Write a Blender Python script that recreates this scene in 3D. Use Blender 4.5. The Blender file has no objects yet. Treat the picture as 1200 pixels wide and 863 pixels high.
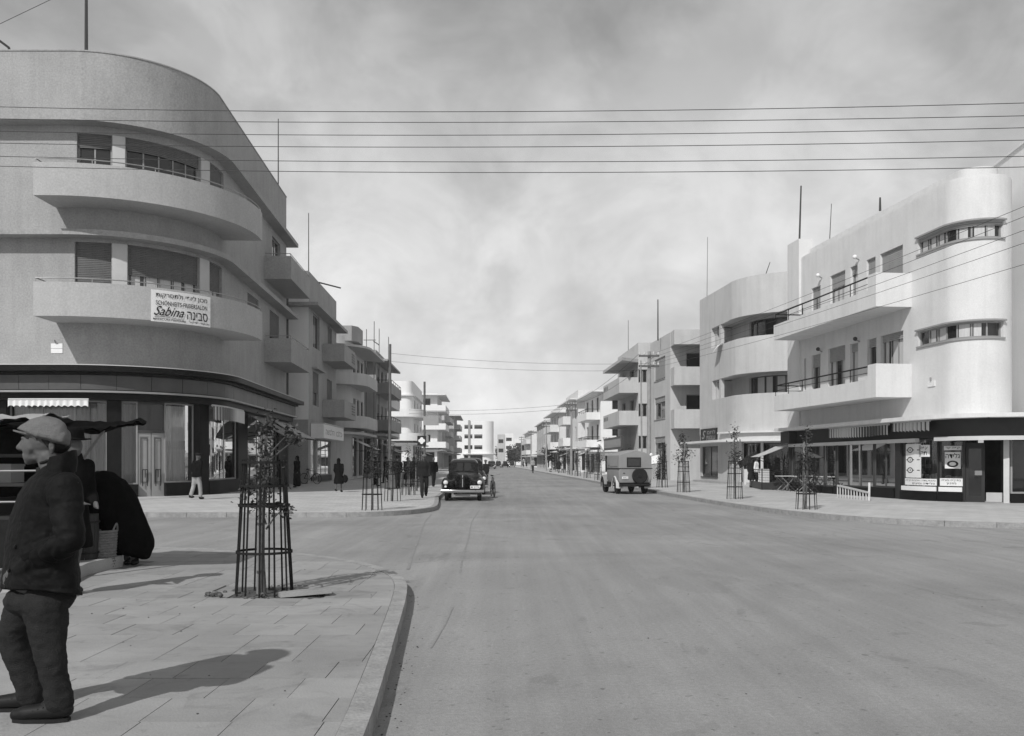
import bpy, math, random
from mathutils import Vector, Matrix, noise
R = math.radians
rnd = random.Random(7)
sc = bpy.context.scene
C = sc.collection
# ------------------------------------------------------------------ camera
F, HX, HY, CZ = 1050.0, 600.0, 541.0, 1.55      # focal length and horizon of the photograph, camera height
cd = bpy.data.cameras.new('camera'); cam = bpy.data.objects.new('camera', cd); C.objects.link(cam)
cam.location = (0, 0, CZ); cam.rotation_euler = (R(90), 0, 0)
cd.sensor_width = 36; cd.lens = 36 * F / 1200; cd.shift_y = (HY - 431.5) / 1200
cd.clip_start = .1; cd.clip_end = 6000
sc.camera = cam
# ------------------------------------------------------------------ sun, sky, exposure
SAZ, SEL = R(206.5), R(41)                          # sun azimuth (from +Y towards +X) and height
S = Vector((math.sin(SAZ) * math.cos(SEL), math.cos(SAZ) * math.cos(SEL), math.sin(SEL)))
sd = bpy.data.lights.new('sun', 'SUN'); so = bpy.data.objects.new('sun', sd); C.objects.link(so)
sd.energy = 3.2; sd.angle = R(.9); sd.color = (1, .995, .985)
so.rotation_euler = S.to_track_quat('Z', 'Y').to_euler(); so.location = (-40, -40, 60)
wd = bpy.data.worlds.new('World'); sc.world = wd; wd.use_nodes = True
nt = wd.node_tree; N = nt.nodes; Lk = nt.links; N.clear()
def wn(t, **k):
    n = N.new(t)
    for a, b in k.items(): setattr(n, a, b)
    return n
sky = wn('ShaderNodeTexSky', sky_type='NISHITA', sun_disc=False, sun_elevation=SEL, sun_rotation=SAZ)
bw = wn('ShaderNodeRGBToBW'); Lk.new(sky.outputs[0], bw.inputs[0])
tc = wn('ShaderNodeTexCoord'); sep = wn('ShaderNodeSeparateXYZ'); Lk.new(tc.outputs['Generated'], sep.inputs[0])
zr = wn('ShaderNodeValToRGB'); Lk.new(sep.outputs[2], zr.inputs[0])   # haze near the horizon, greyer cloud higher up
cr = zr.color_ramp; cr.elements[0].position = 0; cr.elements[0].color = (.80,) * 3 + (1,)
cr.elements[1].position = 1; cr.elements[1].color = (.40,) * 3 + (1,)
for p, v in ((.1, .78), (.2, .69), (.3, .58), (.4, .47), (.5, .40)):
    e = cr.elements.new(p); e.color = (v, v, v, 1)
CLOFF = (8, 2.2, 3)
vs = wn('ShaderNodeVectorMath', operation='MULTIPLY'); vs.inputs[1].default_value = (1, 1, 1.25); Lk.new(tc.outputs['Generated'], vs.inputs[0])
def cloud(scale, off, lo, hi, a, b, dist=.3, det=6, rough=.5):
    va = wn('ShaderNodeVectorMath', operation='ADD'); va.inputs[1].default_value = off; Lk.new(vs.outputs[0], va.inputs[0])
    cn = wn('ShaderNodeTexNoise'); cn.inputs['Scale'].default_value = scale; cn.inputs['Detail'].default_value = det
    cn.inputs['Roughness'].default_value = rough; cn.inputs['Distortion'].default_value = dist; Lk.new(va.outputs[0], cn.inputs['Vector'])
    r = wn('ShaderNodeMapRange', interpolation_type='SMOOTHSTEP'); r.inputs[1].default_value = lo; r.inputs[2].default_value = hi; r.inputs[3].default_value = a; r.inputs[4].default_value = b
    Lk.new(cn.outputs[0], r.inputs[0]); return r
c1_ = cloud(2.6, CLOFF, .36, .64, .78, 1.18, rough=.56); c2_ = cloud(7.5, (0, 1.7, 2), .36, .66, .9, 1.09, .5, rough=.6); c3_ = cloud(5.2, (7, .3, 1), .60, .72, 1, .84, .5)
cm1 = wn('ShaderNodeMath', operation='MULTIPLY'); Lk.new(c1_.outputs[0], cm1.inputs[0]); Lk.new(c2_.outputs[0], cm1.inputs[1])
cmap = wn('ShaderNodeMath', operation='MULTIPLY'); Lk.new(cm1.outputs[0], cmap.inputs[0]); Lk.new(c3_.outputs[0], cmap.inputs[1])
mul = wn('ShaderNodeMath', operation='MULTIPLY'); Lk.new(zr.outputs[0], mul.inputs[0]); Lk.new(cmap.outputs[0], mul.inputs[1])
m10 = wn('ShaderNodeMath', operation='MULTIPLY'); m10.inputs[1].default_value = 9.4; Lk.new(mul.outputs[0], m10.inputs[0])
nb = wn('ShaderNodeMath', operation='MULTIPLY'); nb.inputs[1].default_value = .1; Lk.new(bw.outputs[0], nb.inputs[0])
ad = wn('ShaderNodeMath', operation='ADD'); Lk.new(m10.outputs[0], ad.inputs[0]); Lk.new(nb.outputs[0], ad.inputs[1])
bg = wn('ShaderNodeBackground'); bg.inputs[1].default_value = .1; Lk.new(ad.outputs[0], bg.inputs[0])
wo = wn('ShaderNodeOutputWorld'); Lk.new(bg.outputs[0], wo.inputs[0])
sc.view_settings.view_transform = 'Standard'; sc.view_settings.look = 'None'
sc.view_settings.exposure = 0; sc.view_settings.gamma = 1
# ------------------------------------------------------------------ materials (the photograph is black and white: all greys)
MATS = {}
def mat(name, g, rough=.85, spec=.3, var=.12, vscale=3., bump=0., bscale=40., streak=0., metal=0., spot=0., stretch=None, coord='Position'):
    if name in MATS: return MATS[name]
    m = bpy.data.materials.new(name); m.use_nodes = True; t = m.node_tree; b = t.nodes['Principled BSDF']
    b.inputs['Roughness'].default_value = rough; b.inputs['Specular IOR Level'].default_value = spec; b.inputs['Metallic'].default_value = metal
    b.inputs['Base Color'].default_value = (g, g, g, 1)
    if coord == 'Position': src = t.nodes.new('ShaderNodeNewGeometry').outputs['Position']
    else: src = t.nodes.new('ShaderNodeTexCoord').outputs['Object']
    if stretch:
        vm = t.nodes.new('ShaderNodeVectorMath'); vm.operation = 'MULTIPLY'; vm.inputs[1].default_value = stretch
        t.links.new(src, vm.inputs[0]); vsrc = vm.outputs[0]
    else: vsrc = src
    val = None
    if var:
        n = t.nodes.new('ShaderNodeTexNoise'); n.inputs['Scale'].default_value = vscale; n.inputs['Detail'].default_value = 6; n.inputs['Roughness'].default_value = .65
        t.links.new(vsrc, n.inputs['Vector'])
        mr = t.nodes.new('ShaderNodeMapRange'); mr.inputs[1].default_value = .25; mr.inputs[2].default_value = .75
        mr.inputs[3].default_value = g * (1 - var); mr.inputs[4].default_value = g * (1 + var)
        t.links.new(n.outputs[0], mr.inputs[0]); val = mr.outputs[0]
    if streak:                                    # rain streaks and soot running down the render
        vm = t.nodes.new('ShaderNodeVectorMath'); vm.operation = 'MULTIPLY'; vm.inputs[1].default_value = (1.6, 1.6, .12)
        t.links.new(src, vm.inputs[0])
        n = t.nodes.new('ShaderNodeTexNoise'); n.inputs['Scale'].default_value = 2.2; n.inputs['Detail'].default_value = 5
        t.links.new(vm.outputs[0], n.inputs['Vector'])
        mr = t.nodes.new('ShaderNodeMapRange'); mr.inputs[1].default_value = .45; mr.inputs[2].default_value = .75
        mr.inputs[3].default_value = 1; mr.inputs[4].default_value = 1 - streak; t.links.new(n.outputs[0], mr.inputs[0])
        mm = t.nodes.new('ShaderNodeMath'); mm.operation = 'MULTIPLY'; t.links.new(val, mm.inputs[0]); t.links.new(mr.outputs[0], mm.inputs[1]); val = mm.outputs[0]
    if spot:                                      # fine grain of the material itself
        n = t.nodes.new('ShaderNodeTexNoise'); n.inputs['Scale'].default_value = bscale * 1.7; n.inputs['Detail'].default_value = 3
        t.links.new(src, n.inputs['Vector'])
        mr = t.nodes.new('ShaderNodeMapRange'); mr.inputs[1].default_value = .3; mr.inputs[2].default_value = .7
        mr.inputs[3].default_value = 1 - spot; mr.inputs[4].default_value = 1 + spot; t.links.new(n.outputs[0], mr.inputs[0])
        mm = t.nodes.new('ShaderNodeMath'); mm.operation = 'MULTIPLY'; t.links.new(val, mm.inputs[0]); t.links.new(mr.outputs[0], mm.inputs[1]); val = mm.outputs[0]
    if val is not None: t.links.new(val, b.inputs['Base Color'])
    if bump:
        n = t.nodes.new('ShaderNodeTexNoise'); n.inputs['Scale'].default_value = bscale; n.inputs['Detail'].default_value = 4
        t.links.new(src, n.inputs['Vector'])
        bp = t.nodes.new('ShaderNodeBump'); bp.inputs['Strength'].default_value = bump; bp.inputs['Distance'].default_value = .02
        t.links.new(n.outputs[0], bp.inputs['Height']); t.links.new(bp.outputs[0], b.inputs['Normal'])
    MATS[name] = m
    return m
M = dict(
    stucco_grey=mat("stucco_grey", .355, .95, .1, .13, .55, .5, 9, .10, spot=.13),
    stucco_balcony=mat('stucco_balcony', .43, .95, .1, .1, .55, .4, 9, .06, spot=.1),
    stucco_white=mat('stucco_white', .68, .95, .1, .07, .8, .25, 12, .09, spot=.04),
    stucco_pale=mat('stucco_pale', .52, .95, .1, .09, .6, .35, 12, .12, spot=.05),
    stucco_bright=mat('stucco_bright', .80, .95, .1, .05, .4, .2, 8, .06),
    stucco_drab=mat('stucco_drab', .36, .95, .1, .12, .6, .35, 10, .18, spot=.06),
    trim=mat('painted_trim', .55, .7, .3, .08, 2),
    dark_stone=mat('dark_polished_stone', .009, .45, .12, .5, 3),
    dark_panel=mat('dark_fascia_panel', .075, .45, .4, .25, 1.2),
    dark_wood=mat('dark_painted_wood', .022, .5, .4, .2, 4),
    wood=mat('weathered_wood', .2, .8, .2, .25, 5),
    frame=mat('window_frame_paint', .3, .6, .3, .1, 4),
    frame_dark=mat('dark_window_frame', .06, .5, .4, .1, 4),
    shutter=mat('roller_shutter', .15, .7, .2, .12, 3),
    shutter_pale=mat('pale_roller_shutter', .36, .7, .2, .1, 3),
    curtain=mat('curtain_cloth', .55, .9, .1, .2, 8, stretch=(6, 6, .2)),
    metal=mat('painted_iron', .014, .7, .2, .3, 10),
    galv=mat('grey_metal', .3, .5, .5, .1, 5, metal=.4),
    kerb=mat('kerb_stone', .30, .9, .2, .3, 4.5, .4, 30, spot=.15),
    slab=mat('paving_concrete', .37, .92, .2, .13, 1.4, .3, 35, spot=.1),
    mortar=mat('paving_joint', .24, .95, .1, .2, 5),
    earth=mat('dry_soil', .1, .95, .1, .4, 12, .8, 25, spot=.3),
    timber_pole=mat('tarred_pole', .12, .85, .2, .3, 6),
    pole_light=mat('grey_pole', .3, .8, .2, .2, 4),
    wire=mat('wire', .05, .6, .3, 0),
    cloth_white=mat('white_cloth', .75, .9, .1, .1, 4),
    cloth_dark=mat('dark_cloth', .006, 1., .03, .4, 8, .4, 30),
    sign_white=mat('sign_white', .78, .6, .3, .05, 4),
    sign_black=mat('sign_black', .012, .5, .4, 0),
    sign_grey=mat('sign_grey', .3, .6, .3, .1, 3),
    black_paint=mat('car_black_paint', .01, .25, .3, .2, 6),
    chrome=mat('chrome', .5, .16, .5, 0, metal=1.),
    rubber=mat('rubber', .02, .85, .2, .3, 20),
    van_paint=mat('dusty_van_paint', .27, .55, .3, .12, 2),
    van_dark=mat('van_underbody', .02, .8, .2, .2, 5),
    leaf=mat('leaf', .05, .6, .3, .45, 25),
    leaf_light=mat('leaf_pale', .1, .6, .3, .4, 25),
    bark=mat('bark', .09, .9, .1, .3, 20, .5, 40),
    skin=mat('skin', .095, .6, .3, .1, 15, .15, 90),
    wool_cap=mat('tweed_cap', .18, .95, .1, .12, 60, .7, 220, spot=.25),
    jacket=mat('leather_jacket', .008, .7, .1, .5, 5, .4, 30, spot=.15),
    trousers=mat('wool_trousers', .026, .95, .1, .22, 14, .5, 150, spot=.2),
    trousers_pale=mat('pale_trousers', .3, .95, .1, .2, 10),
    shoe=mat('shoe_leather', .009, .55, .25, .3, 12),
    hair=mat('dark_hair', .02, .7, .3, .3, 40),
    coat_black=mat('black_wool', .008, 1., .05, .4, 9, .3, 60),
    coat_dark=mat('dark_wool', .02, .95, .1, .3, 9, .3, 60),
    wicker=mat('wicker', .2, .8, .2, .3, 18),
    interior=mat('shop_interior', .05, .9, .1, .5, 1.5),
    goods=mat('shop_goods', .4, .7, .2, .5, 9),
)
def glass_mat(name, g, rough, see=0.):
    m = bpy.data.materials.new(name); m.use_nodes = True; t = m.node_tree; b = t.nodes['Principled BSDF']
    b.inputs['Base Color'].default_value = (g, g, g, 1); b.inputs['Roughness'].default_value = rough; b.inputs['Specular IOR Level'].default_value = .6
    if see:
        tr = t.nodes.new('ShaderNodeBsdfTransparent'); gl = t.nodes.new('ShaderNodeBsdfGlossy'); gl.inputs['Roughness'].default_value = rough
        fr = t.nodes.new('ShaderNodeFresnel'); fr.inputs[0].default_value = 1.5
        ml = t.nodes.new('ShaderNodeMath'); ml.operation = 'MULTIPLY'; ml.inputs[1].default_value = 1.0; ml.use_clamp = True; t.links.new(fr.outputs[0], ml.inputs[0])
        mi = t.nodes.new('ShaderNodeMixShader'); t.links.new(ml.outputs[0], mi.inputs[0]); t.links.new(tr.outputs[0], mi.inputs[1]); t.links.new(gl.outputs[0], mi.inputs[2])
        t.links.new(mi.outputs[0], t.nodes['Material Output'].inputs[0])
    return m
M['glass'] = glass_mat('window_glass', .02, .06); M['glass_clear'] = glass_mat('shop_glass', .5, .02, 1.)
M['lamp_glass'] = glass_mat('lamp_glass', .7, .1)
# ------------------------------------------------------------------ geometry helpers
class Path:
    """plan outline; outward side is on the right of the walking direction"""
    def __init__(s, pts):
        s.p = [Vector(q) for q in pts]; s.c = [0.]
        for a, b in zip(s.p, s.p[1:]): s.c.append(s.c[-1] + (b - a).length)
        s.closed = (s.p[0] - s.p[-1]).length < 1e-6
        seg = [(b - a).normalized() for a, b in zip(s.p, s.p[1:])]; s.seg = seg
        s.n = []
        for i in range(len(s.p)):
            a = seg[i - 1] if i > 0 else (seg[-1] if s.closed else seg[0]); b = seg[i] if i < len(seg) else (seg[0] if s.closed else seg[-1])
            na = Vector((a.y, -a.x)); nb_ = Vector((b.y, -b.x)); m = na + nb_
            if m.length < 1e-4: m = na.copy()
            m.normalize(); s.n.append(m / max(.35, m.dot(na)))
        s.L = s.c[-1]
    def at(s, d, o=0.):
        for i, c in enumerate(s.c):
            if abs(c - d) < 1e-4: return s.p[i] + s.n[i] * o
        d = min(max(d, 0), s.L)
        for i in range(len(s.seg)):
            if s.c[i] <= d <= s.c[i + 1]:
                t = s.seg[i]; m = Vector((t.y, -t.x)); k = (d - s.c[i]) / (s.c[i + 1] - s.c[i])
                if min(m.dot(s.n[i].normalized()), m.dot(s.n[i + 1].normalized())) > .97: m = s.n[i] * (1 - k) + s.n[i + 1] * k
                return s.p[i] + t * (d - s.c[i]) + m * o
        return s.p[-1] + s.n[-1] * o
    def samples(s, a, b):
        return [a] + [c for c in s.c if a + 1e-3 < c < b - 1e-3] + [b]
    def px(s, px, o=0., lo=0., hi=None, n=1500):
        """distance along the outline that the photograph shows at column px (first crossing from lo)"""
        hi = s.L if hi is None else hi; prev = None
        for k in range(n + 1):
            d = lo + (hi - lo) * k / n; q = s.at(d, o); v = HX + F * q.x / q.y - px
            if prev is not None and prev[1] * v <= 0 and abs(v - prev[1]) < 300: return prev[0] + (d - prev[0]) * prev[1] / (prev[1] - v + 1e-12)
            prev = (d, v)
        raise ValueError('px %s not on path' % px)
    def z(s, d, py, o=0.): return CZ + (HY - py) / F * s.at(d, o).y
def smooth(pts, sub=4):
    P = [Vector(p) for p in pts]; P = [P[0] * 2 - P[1]] + P + [P[-1] * 2 - P[-2]]; out = []
    for i in range(1, len(P) - 2):
        a, b, c, d = P[i - 1:i + 3]; L = (c - b).length; ta = (c - a).normalized() * L; tb = (d - b).normalized() * L
        for k in range(sub): t = k / sub; out.append(tuple(b * (2 * t ** 3 - 3 * t * t + 1) + ta * (t ** 3 - 2 * t * t + t) + c * (-2 * t ** 3 + 3 * t * t) + tb * (t ** 3 - t * t)))
    return out + [tuple(P[-2])]
def near_s(P, x, y): return min(range(len(P.p)), key=lambda i: (P.p[i] - Vector((x, y))).length)
def arc(cx, cy, r, a0, a1, n=14): return [(cx + r * math.cos(R(a0 + (a1 - a0) * k / n)), cy + r * math.sin(R(a0 + (a1 - a0) * k / n))) for k in range(n + 1)]
def G(px, py, z=.13):
    d = F * (CZ - z) / (py - HY); return (px - HX) / F * d, d
def basis(d):
    d = Vector(d).normalized(); u = d.cross(Vector((0, 0, 1)) if abs(d.z) < .9 else Vector((1, 0, 0))).normalized(); return u, u.cross(d).normalized()
class MB:
    def __init__(s): s.v = []; s.f = []
    def add(s, v, f):
        k = len(s.v); s.v += [tuple(q) for q in v]; s.f += [tuple(i + k for i in q) for q in f]; return s
    def box(s, x0, x1, y0, y1, z0, z1):
        return s.add([(x0, y0, z0), (x1, y0, z0), (x1, y1, z0), (x0, y1, z0), (x0, y0, z1), (x1, y0, z1), (x1, y1, z1), (x0, y1, z1)],
                     [(3, 2, 1, 0), (4, 5, 6, 7), (0, 1, 5, 4), (1, 2, 6, 5), (2, 3, 7, 6), (3, 0, 4, 7)])
    def bar(s, a, b, w, h=None, up=(0, 0, 1)):
        h = w if h is None else h; a = Vector(a); b = Vector(b); d = (b - a).normalized(); up = Vector(up)
        u = d.cross(up)
        if u.length < 1e-3: u = d.cross(Vector((1, 0, 0)))
        u.normalize(); v = u.cross(d)
        q = [p + u * (i * w / 2) + v * (j * h / 2) for p in (a, b) for i, j in ((-1, -1), (1, -1), (1, 1), (-1, 1))]
        return s.add(q, [(3, 2, 1, 0), (4, 5, 6, 7), (0, 1, 5, 4), (1, 2, 6, 5), (2, 3, 7, 6), (3, 0, 4, 7)])
    def tube(s, pts, r, n=8, closed=False, flat=1.):
        pts = [Vector(p) for p in pts]; k = len(pts); rs = r if isinstance(r, (list, tuple)) else [r] * k
        rings = []; u = None
        for i, p in enumerate(pts):
            if closed: d = pts[(i + 1) % k] - pts[i - 1]
            else: d = pts[min(i + 1, k - 1)] - pts[max(i - 1, 0)]
            d.normalize()
            if u is None: u, _ = basis(d)
            else:
                u = u - d * u.dot(d)
                if u.length < 1e-4: u, _ = basis(d)
                u.normalize()
            w = d.cross(u)
            rings.append([p + u * math.cos(2 * math.pi * j / n) * rs[i] + w * math.sin(2 * math.pi * j / n) * rs[i] * flat for j in range(n)])
        v = [q for ring in rings for q in ring]; f = []
        for i in range(k if closed else k - 1):
            a = i * n; b = ((i + 1) % k) * n
            for j in range(n): f.append((a + j, a + (j + 1) % n, b + (j + 1) % n, b + j))
        if not closed: f.append(tuple(range(n))[::-1]); f.append(tuple((k - 1) * n + j for j in range(n)))
        return s.add(v, f)
    def prism(s, poly, z0, z1):
        n = len(poly); v = [(x, y, z0) for x, y in poly] + [(x, y, z1) for x, y in poly]
        ar = sum(poly[i][0] * poly[(i + 1) % n][1] - poly[(i + 1) % n][0] * poly[i][1] for i in range(n))
        f = [tuple(range(n))[::-1], tuple(range(n, 2 * n))] + [(i, (i + 1) % n, n + (i + 1) % n, n + i) for i in range(n)]
        if ar < 0: f = [q[::-1] for q in f]
        return s.add(v, f)
    def loft(s, rings, caps=True, closed=True):
        n = len(rings[0]); v = [q for r_ in rings for q in r_]; f = []
        for i in range(len(rings) - 1):
            for j in range(n if closed else n - 1): f.append((i * n + j, i * n + (j + 1) % n, (i + 1) * n + (j + 1) % n, (i + 1) * n + j))
        if caps: f.append(tuple(range(n))[::-1]); f.append(tuple((len(rings) - 1) * n + j for j in range(n)))
        return s.add(v, f)
    def lathe(s, prof, c, n=20, X=None):
        X = X or Matrix.Identity(3)
        rings = [[Vector(c) + X @ Vector((r * math.cos(2 * math.pi * j / n), r * math.sin(2 * math.pi * j / n), z)) for j in range(n)] for r, z in prof]
        return s.loft(rings)
    def strip(s, P, a, b, z0, z1, o0, o1):
        """solid that follows the outline from a to b, between two heights and two outward offsets"""
        ss = P.samples(a, b); v = []; f = []
        for d in ss:
            i = P.at(d, o0); o = P.at(d, o1)
            v += [(i.x, i.y, z0), (o.x, o.y, z0), (o.x, o.y, z1), (i.x, i.y, z1)]
        for k in range(len(ss) - 1):
            q = 4 * k
            for j in range(4): f.append((q + j, q + 4 + j, q + 4 + (j + 1) % 4, q + (j + 1) % 4))
        f.append((3, 2, 1, 0)[::-1]); q = 4 * (len(ss) - 1); f.append((q + 3, q + 2, q + 1, q))
        f = [t[::-1] for t in f]
        return s.add(v, f)
    def cap(s, a, b, ra, rb, n=12):
        a = Vector(a); b = Vector(b); d = b - a; L = d.length; d.normalize(); u, w = basis(d)
        ps = [(a + d * (-ra * math.cos(t)), ra * math.sin(t)) for t in (R(8), R(35), R(62), R(90))] + [(b + d * (rb * math.sin(t)), rb * math.cos(t)) for t in (0, R(28), R(55), R(82))]
        return s.loft([[p + u * r * math.cos(2 * math.pi * j / n) + w * r * math.sin(2 * math.pi * j / n) for j in range(n)] for p, r in ps])
    def ell(s, c, r, X=None, n=14, m=9):
        X = X or Matrix.Identity(3); rings = []
        for i in range(m):
            t = math.pi * (i + .15) / (m - .7)
            rings.append([Vector(c) + X @ Vector((r[0] * math.sin(t) * math.cos(2 * math.pi * j / n), r[1] * math.sin(t) * math.sin(2 * math.pi * j / n), -r[2] * math.cos(t))) for j in range(n)])
        return s.loft(rings)
    def mesh(s, name, m, smooth=35):
        me = bpy.data.meshes.new(name); me.from_pydata(s.v, [], s.f); me.materials.append(m if not isinstance(m, str) else M[m])
        if smooth:
            me.polygons.foreach_set('use_smooth', [True] * len(me.polygons)); me.set_sharp_from_angle(angle=R(smooth))
        me.update(); return me
    def build(s, name, m, parent=None, smooth=35):
        o = bpy.data.objects.new(name, s.mesh(name, m, smooth)); C.objects.link(o)
        if parent is not None: own(o, parent)
        return o
def own(o, parent):
    o.parent = parent
    if parent.parent is None: o.matrix_parent_inverse = parent.matrix_basis.inverted()
def tag(o, label=None, cat=None, group=None, kind=None):
    for k, v in (('label', label), ('category', cat), ('group', group), ('kind', kind)):
        if v: o[k] = v
    return o
def thing(name, label, cat, loc=(0, 0, 0), rz=0., group=None):
    o = bpy.data.objects.new(name, None); C.objects.link(o); o.empty_display_size = .3
    o.matrix_basis = Matrix.Translation(loc) @ Matrix.Rotation(rz, 4, 'Z')
    return tag(o, label, cat, group)
def copy_tree(o, parent=None):
    c = o.copy(); C.objects.link(c)
    if parent is not None: c.parent = parent
    for ch in [q for q in o.children]: copy_tree(ch, c)
    return c
def place(o, x, y, z=0., rz=0., s=1.):
    o.location = (x, y, z); o.rotation_euler = (0, 0, rz); o.scale = (s, s, s); return o
def remesh(o, vox, smooth=4, iters=.6):
    """fuse the overlapping volumes of a mesh into one continuous surface"""
    m = o.modifiers.new('r', 'REMESH'); m.mode = 'VOXEL'; m.voxel_size = vox
    k = o.modifiers.new('s', 'SMOOTH'); k.factor = iters; k.iterations = smooth
    dg = bpy.context.evaluated_depsgraph_get(); dg.update()
    me = bpy.data.meshes.new_from_object(o.evaluated_get(dg)); old = o.data; o.modifiers.clear(); o.data = me
    if not me.materials:
        for q in old.materials: me.materials.append(q)
    me.polygons.foreach_set('use_smooth', [True] * len(me.polygons)); me.update(); return o
_tx = {}
def text_mesh(txt, shear=0.):
    """verts and faces of a line of lettering, baseline at 0, height of a capital about 0.7; returns width"""
    cu = bpy.data.curves.new('lettering', 'FONT'); cu.body = txt; cu.size = 1; cu.shear = shear; cu.resolution_u = 3; cu.offset = .007
    o = bpy.data.objects.new('lettering', cu); C.objects.link(o)
    dg = bpy.context.evaluated_depsgraph_get(); dg.update()
    me = bpy.data.meshes.new_from_object(o.evaluated_get(dg))
    v = [q.co.copy() for q in me.vertices]; f = [tuple(p.vertices) for p in me.polygons]
    bpy.data.objects.remove(o); bpy.data.meshes.remove(me); bpy.data.curves.remove(cu)
    x0 = min(q.x for q in v); x1 = max(q.x for q in v); y0 = min(q.y for q in v); y1 = max(q.y for q in v)
    return v, f, x0, x1, y0, y1
def lettering(mb, txt, fmap, u0, u1, v0, v1, shear=0.):
    """fit a line of lettering into the rectangle u0..u1 x v0..v1 of a surface given by fmap(u, v)"""
    v, f, x0, x1, y0, y1 = text_mesh(txt, shear)
    mb.add([fmap(u0 + (q.x - x0) / (x1 - x0) * (u1 - u0), v0 + (q.y - y0) / (y1 - y0) * (v1 - v0)) for q in v], f)
# ================================================================== SETTING: ground, road, pavements, kerbs
def surface_mat(name, g, kind):
    m = bpy.data.materials.new(name); m.use_nodes = True; t = m.node_tree; b = t.nodes['Principled BSDF']
    b.inputs['Roughness'].default_value = .9; b.inputs['Specular IOR Level'].default_value = .2
    pos = t.nodes.new('ShaderNodeNewGeometry').outputs['Position']; val = None
    def noise_(scale, lo, hi, a, c, stretch=(1, 1, 1), det=6, dist=0.):
        nonlocal val
        vm = t.nodes.new('ShaderNodeVectorMath'); vm.operation = 'MULTIPLY'; vm.inputs[1].default_value = stretch; t.links.new(pos, vm.inputs[0])
        n = t.nodes.new('ShaderNodeTexNoise'); n.inputs['Scale'].default_value = scale; n.inputs['Detail'].default_value = det; n.inputs['Roughness'].default_value = .62
        n.inputs['Distortion'].default_value = dist; t.links.new(vm.outputs[0], n.inputs['Vector'])
        r = t.nodes.new('ShaderNodeMapRange'); r.inputs[1].default_value = lo; r.inputs[2].default_value = hi; r.inputs[3].default_value = a; r.inputs[4].default_value = c
        t.links.new(n.outputs[0], r.inputs[0])
        if val is None: val = r.outputs[0]
        else:
            q = t.nodes.new('ShaderNodeMath'); q.operation = 'MULTIPLY'; t.links.new(val, q.inputs[0]); t.links.new(r.outputs[0], q.inputs[1]); val = q.outputs[0]
    if kind == 'road':
        noise_(.16, .38, .62, g * .88, g * 1.12, dist=.6)
        noise_(.9, .4, .6, .955, 1.045, (1.6, .05, 1), dist=.3)          # tracks polished along the street
        noise_(2.6, .4, .62, .96, 1.04, (1.7, .05, 1), dist=.3)
        noise_(1.1, .615, .65, 1, .86, (1, .6, 1), dist=1.2); noise_(.55, .60, .62, 1, .93, (1, .5, 1), dist=.8); noise_(5., .655, .69, 1, 1.12, (1.5, .25, 1), dist=1.5)                # oil and tar stains
        noise_(3.1, .70, .78, 1, .6, (1, .7, 1), 3)
        noise_(28, .35, .68, .9, 1.1, det=5); noise_(9, .66, .74, 1, .72, det=2); noise_(14, .7, .76, 1, .6, det=1); noise_(.5, .3, .7, .93, 1.07, (1, .25, 1), dist=2.5)
        noise_(120, .3, .7, .8, 1.2, det=2)
    elif kind == 'paving':
        noise_(.6, .3, .7, g * .9, g * 1.1)
        noise_(4., .3, .7, .95, 1.05, (.35, 1, 1))
        br = t.nodes.new('ShaderNodeTexBrick'); br.inputs['Scale'].default_value = 1; br.inputs['Mortar Size'].default_value = .012
        br.inputs['Brick Width'].default_value = .5; br.inputs['Row Height'].default_value = .5
        br.inputs['Color1'].default_value = (1, 1, 1, 1); br.inputs['Color2'].default_value = (.87, .87, .87, 1); br.inputs['Mortar'].default_value = (.66,) * 3 + (1,)
        t.links.new(pos, br.inputs['Vector'])
        q = t.nodes.new('ShaderNodeMath'); q.operation = 'MULTIPLY'; t.links.new(val, q.inputs[0]); t.links.new(br.outputs[0], q.inputs[1]); val = q.outputs[0]
    else:                                                     # single slabs: each its own tone
        noise_(1.1, .3, .7, g * .9, g * 1.1); noise_(6, .3, .75, 1.03, .93, (.5, 1, 1)); noise_(2.3, .56, .68, 1, .80, dist=1); noise_(.7, .4, .6, .94, 1.06); noise_(7, .62, .7, 1, .82, (.6, 1, 1), dist=1)
        noise_(120, .3, .7, .94, 1.06, det=2)
        oi = t.nodes.new('ShaderNodeObjectInfo'); r = t.nodes.new('ShaderNodeMapRange'); r.inputs[3].default_value = .9; r.inputs[4].default_value = 1.1; t.links.new(oi.outputs['Random'], r.inputs[0])
        q = t.nodes.new('ShaderNodeMath'); q.operation = 'MULTIPLY'; t.links.new(val, q.inputs[0]); t.links.new(r.outputs[0], q.inputs[1]); val = q.outputs[0]
    t.links.new(val, b.inputs['Base Color'])
    n = t.nodes.new('ShaderNodeTexNoise'); n.inputs['Scale'].default_value = 60; n.inputs['Detail'].default_value = 4; t.links.new(pos, n.inputs['Vector'])
    bp = t.nodes.new('ShaderNodeBump'); bp.inputs['Strength'].default_value = .35; bp.inputs['Distance'].default_value = .012
    t.links.new(n.outputs[0], bp.inputs['Height']); t.links.new(bp.outputs[0], b.inputs['Normal'])
    return m
M['road'] = surface_mat('road_surface', .27, 'road'); M['paving'] = surface_mat('pavement_surface', .47, 'paving'); M['one_slab'] = surface_mat('slab_surface', .30, 'slab')
M['ground'] = mat('bare_ground', .2, .95, .1, .2, .05)
tag(MB().add([(-600, -30, -.06), (600, -30, -.06), (600, 700, -.06), (-600, 700, -.06)], [(0, 1, 2, 3)]).build('ground', 'ground'), kind='structure')
tag(MB().add([(-70, -20, 0), (70, -20, 0), (70, 420, 0), (-70, 420, 0)], [(0, 1, 2, 3)]).build('road', 'road'), kind='structure')
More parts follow.
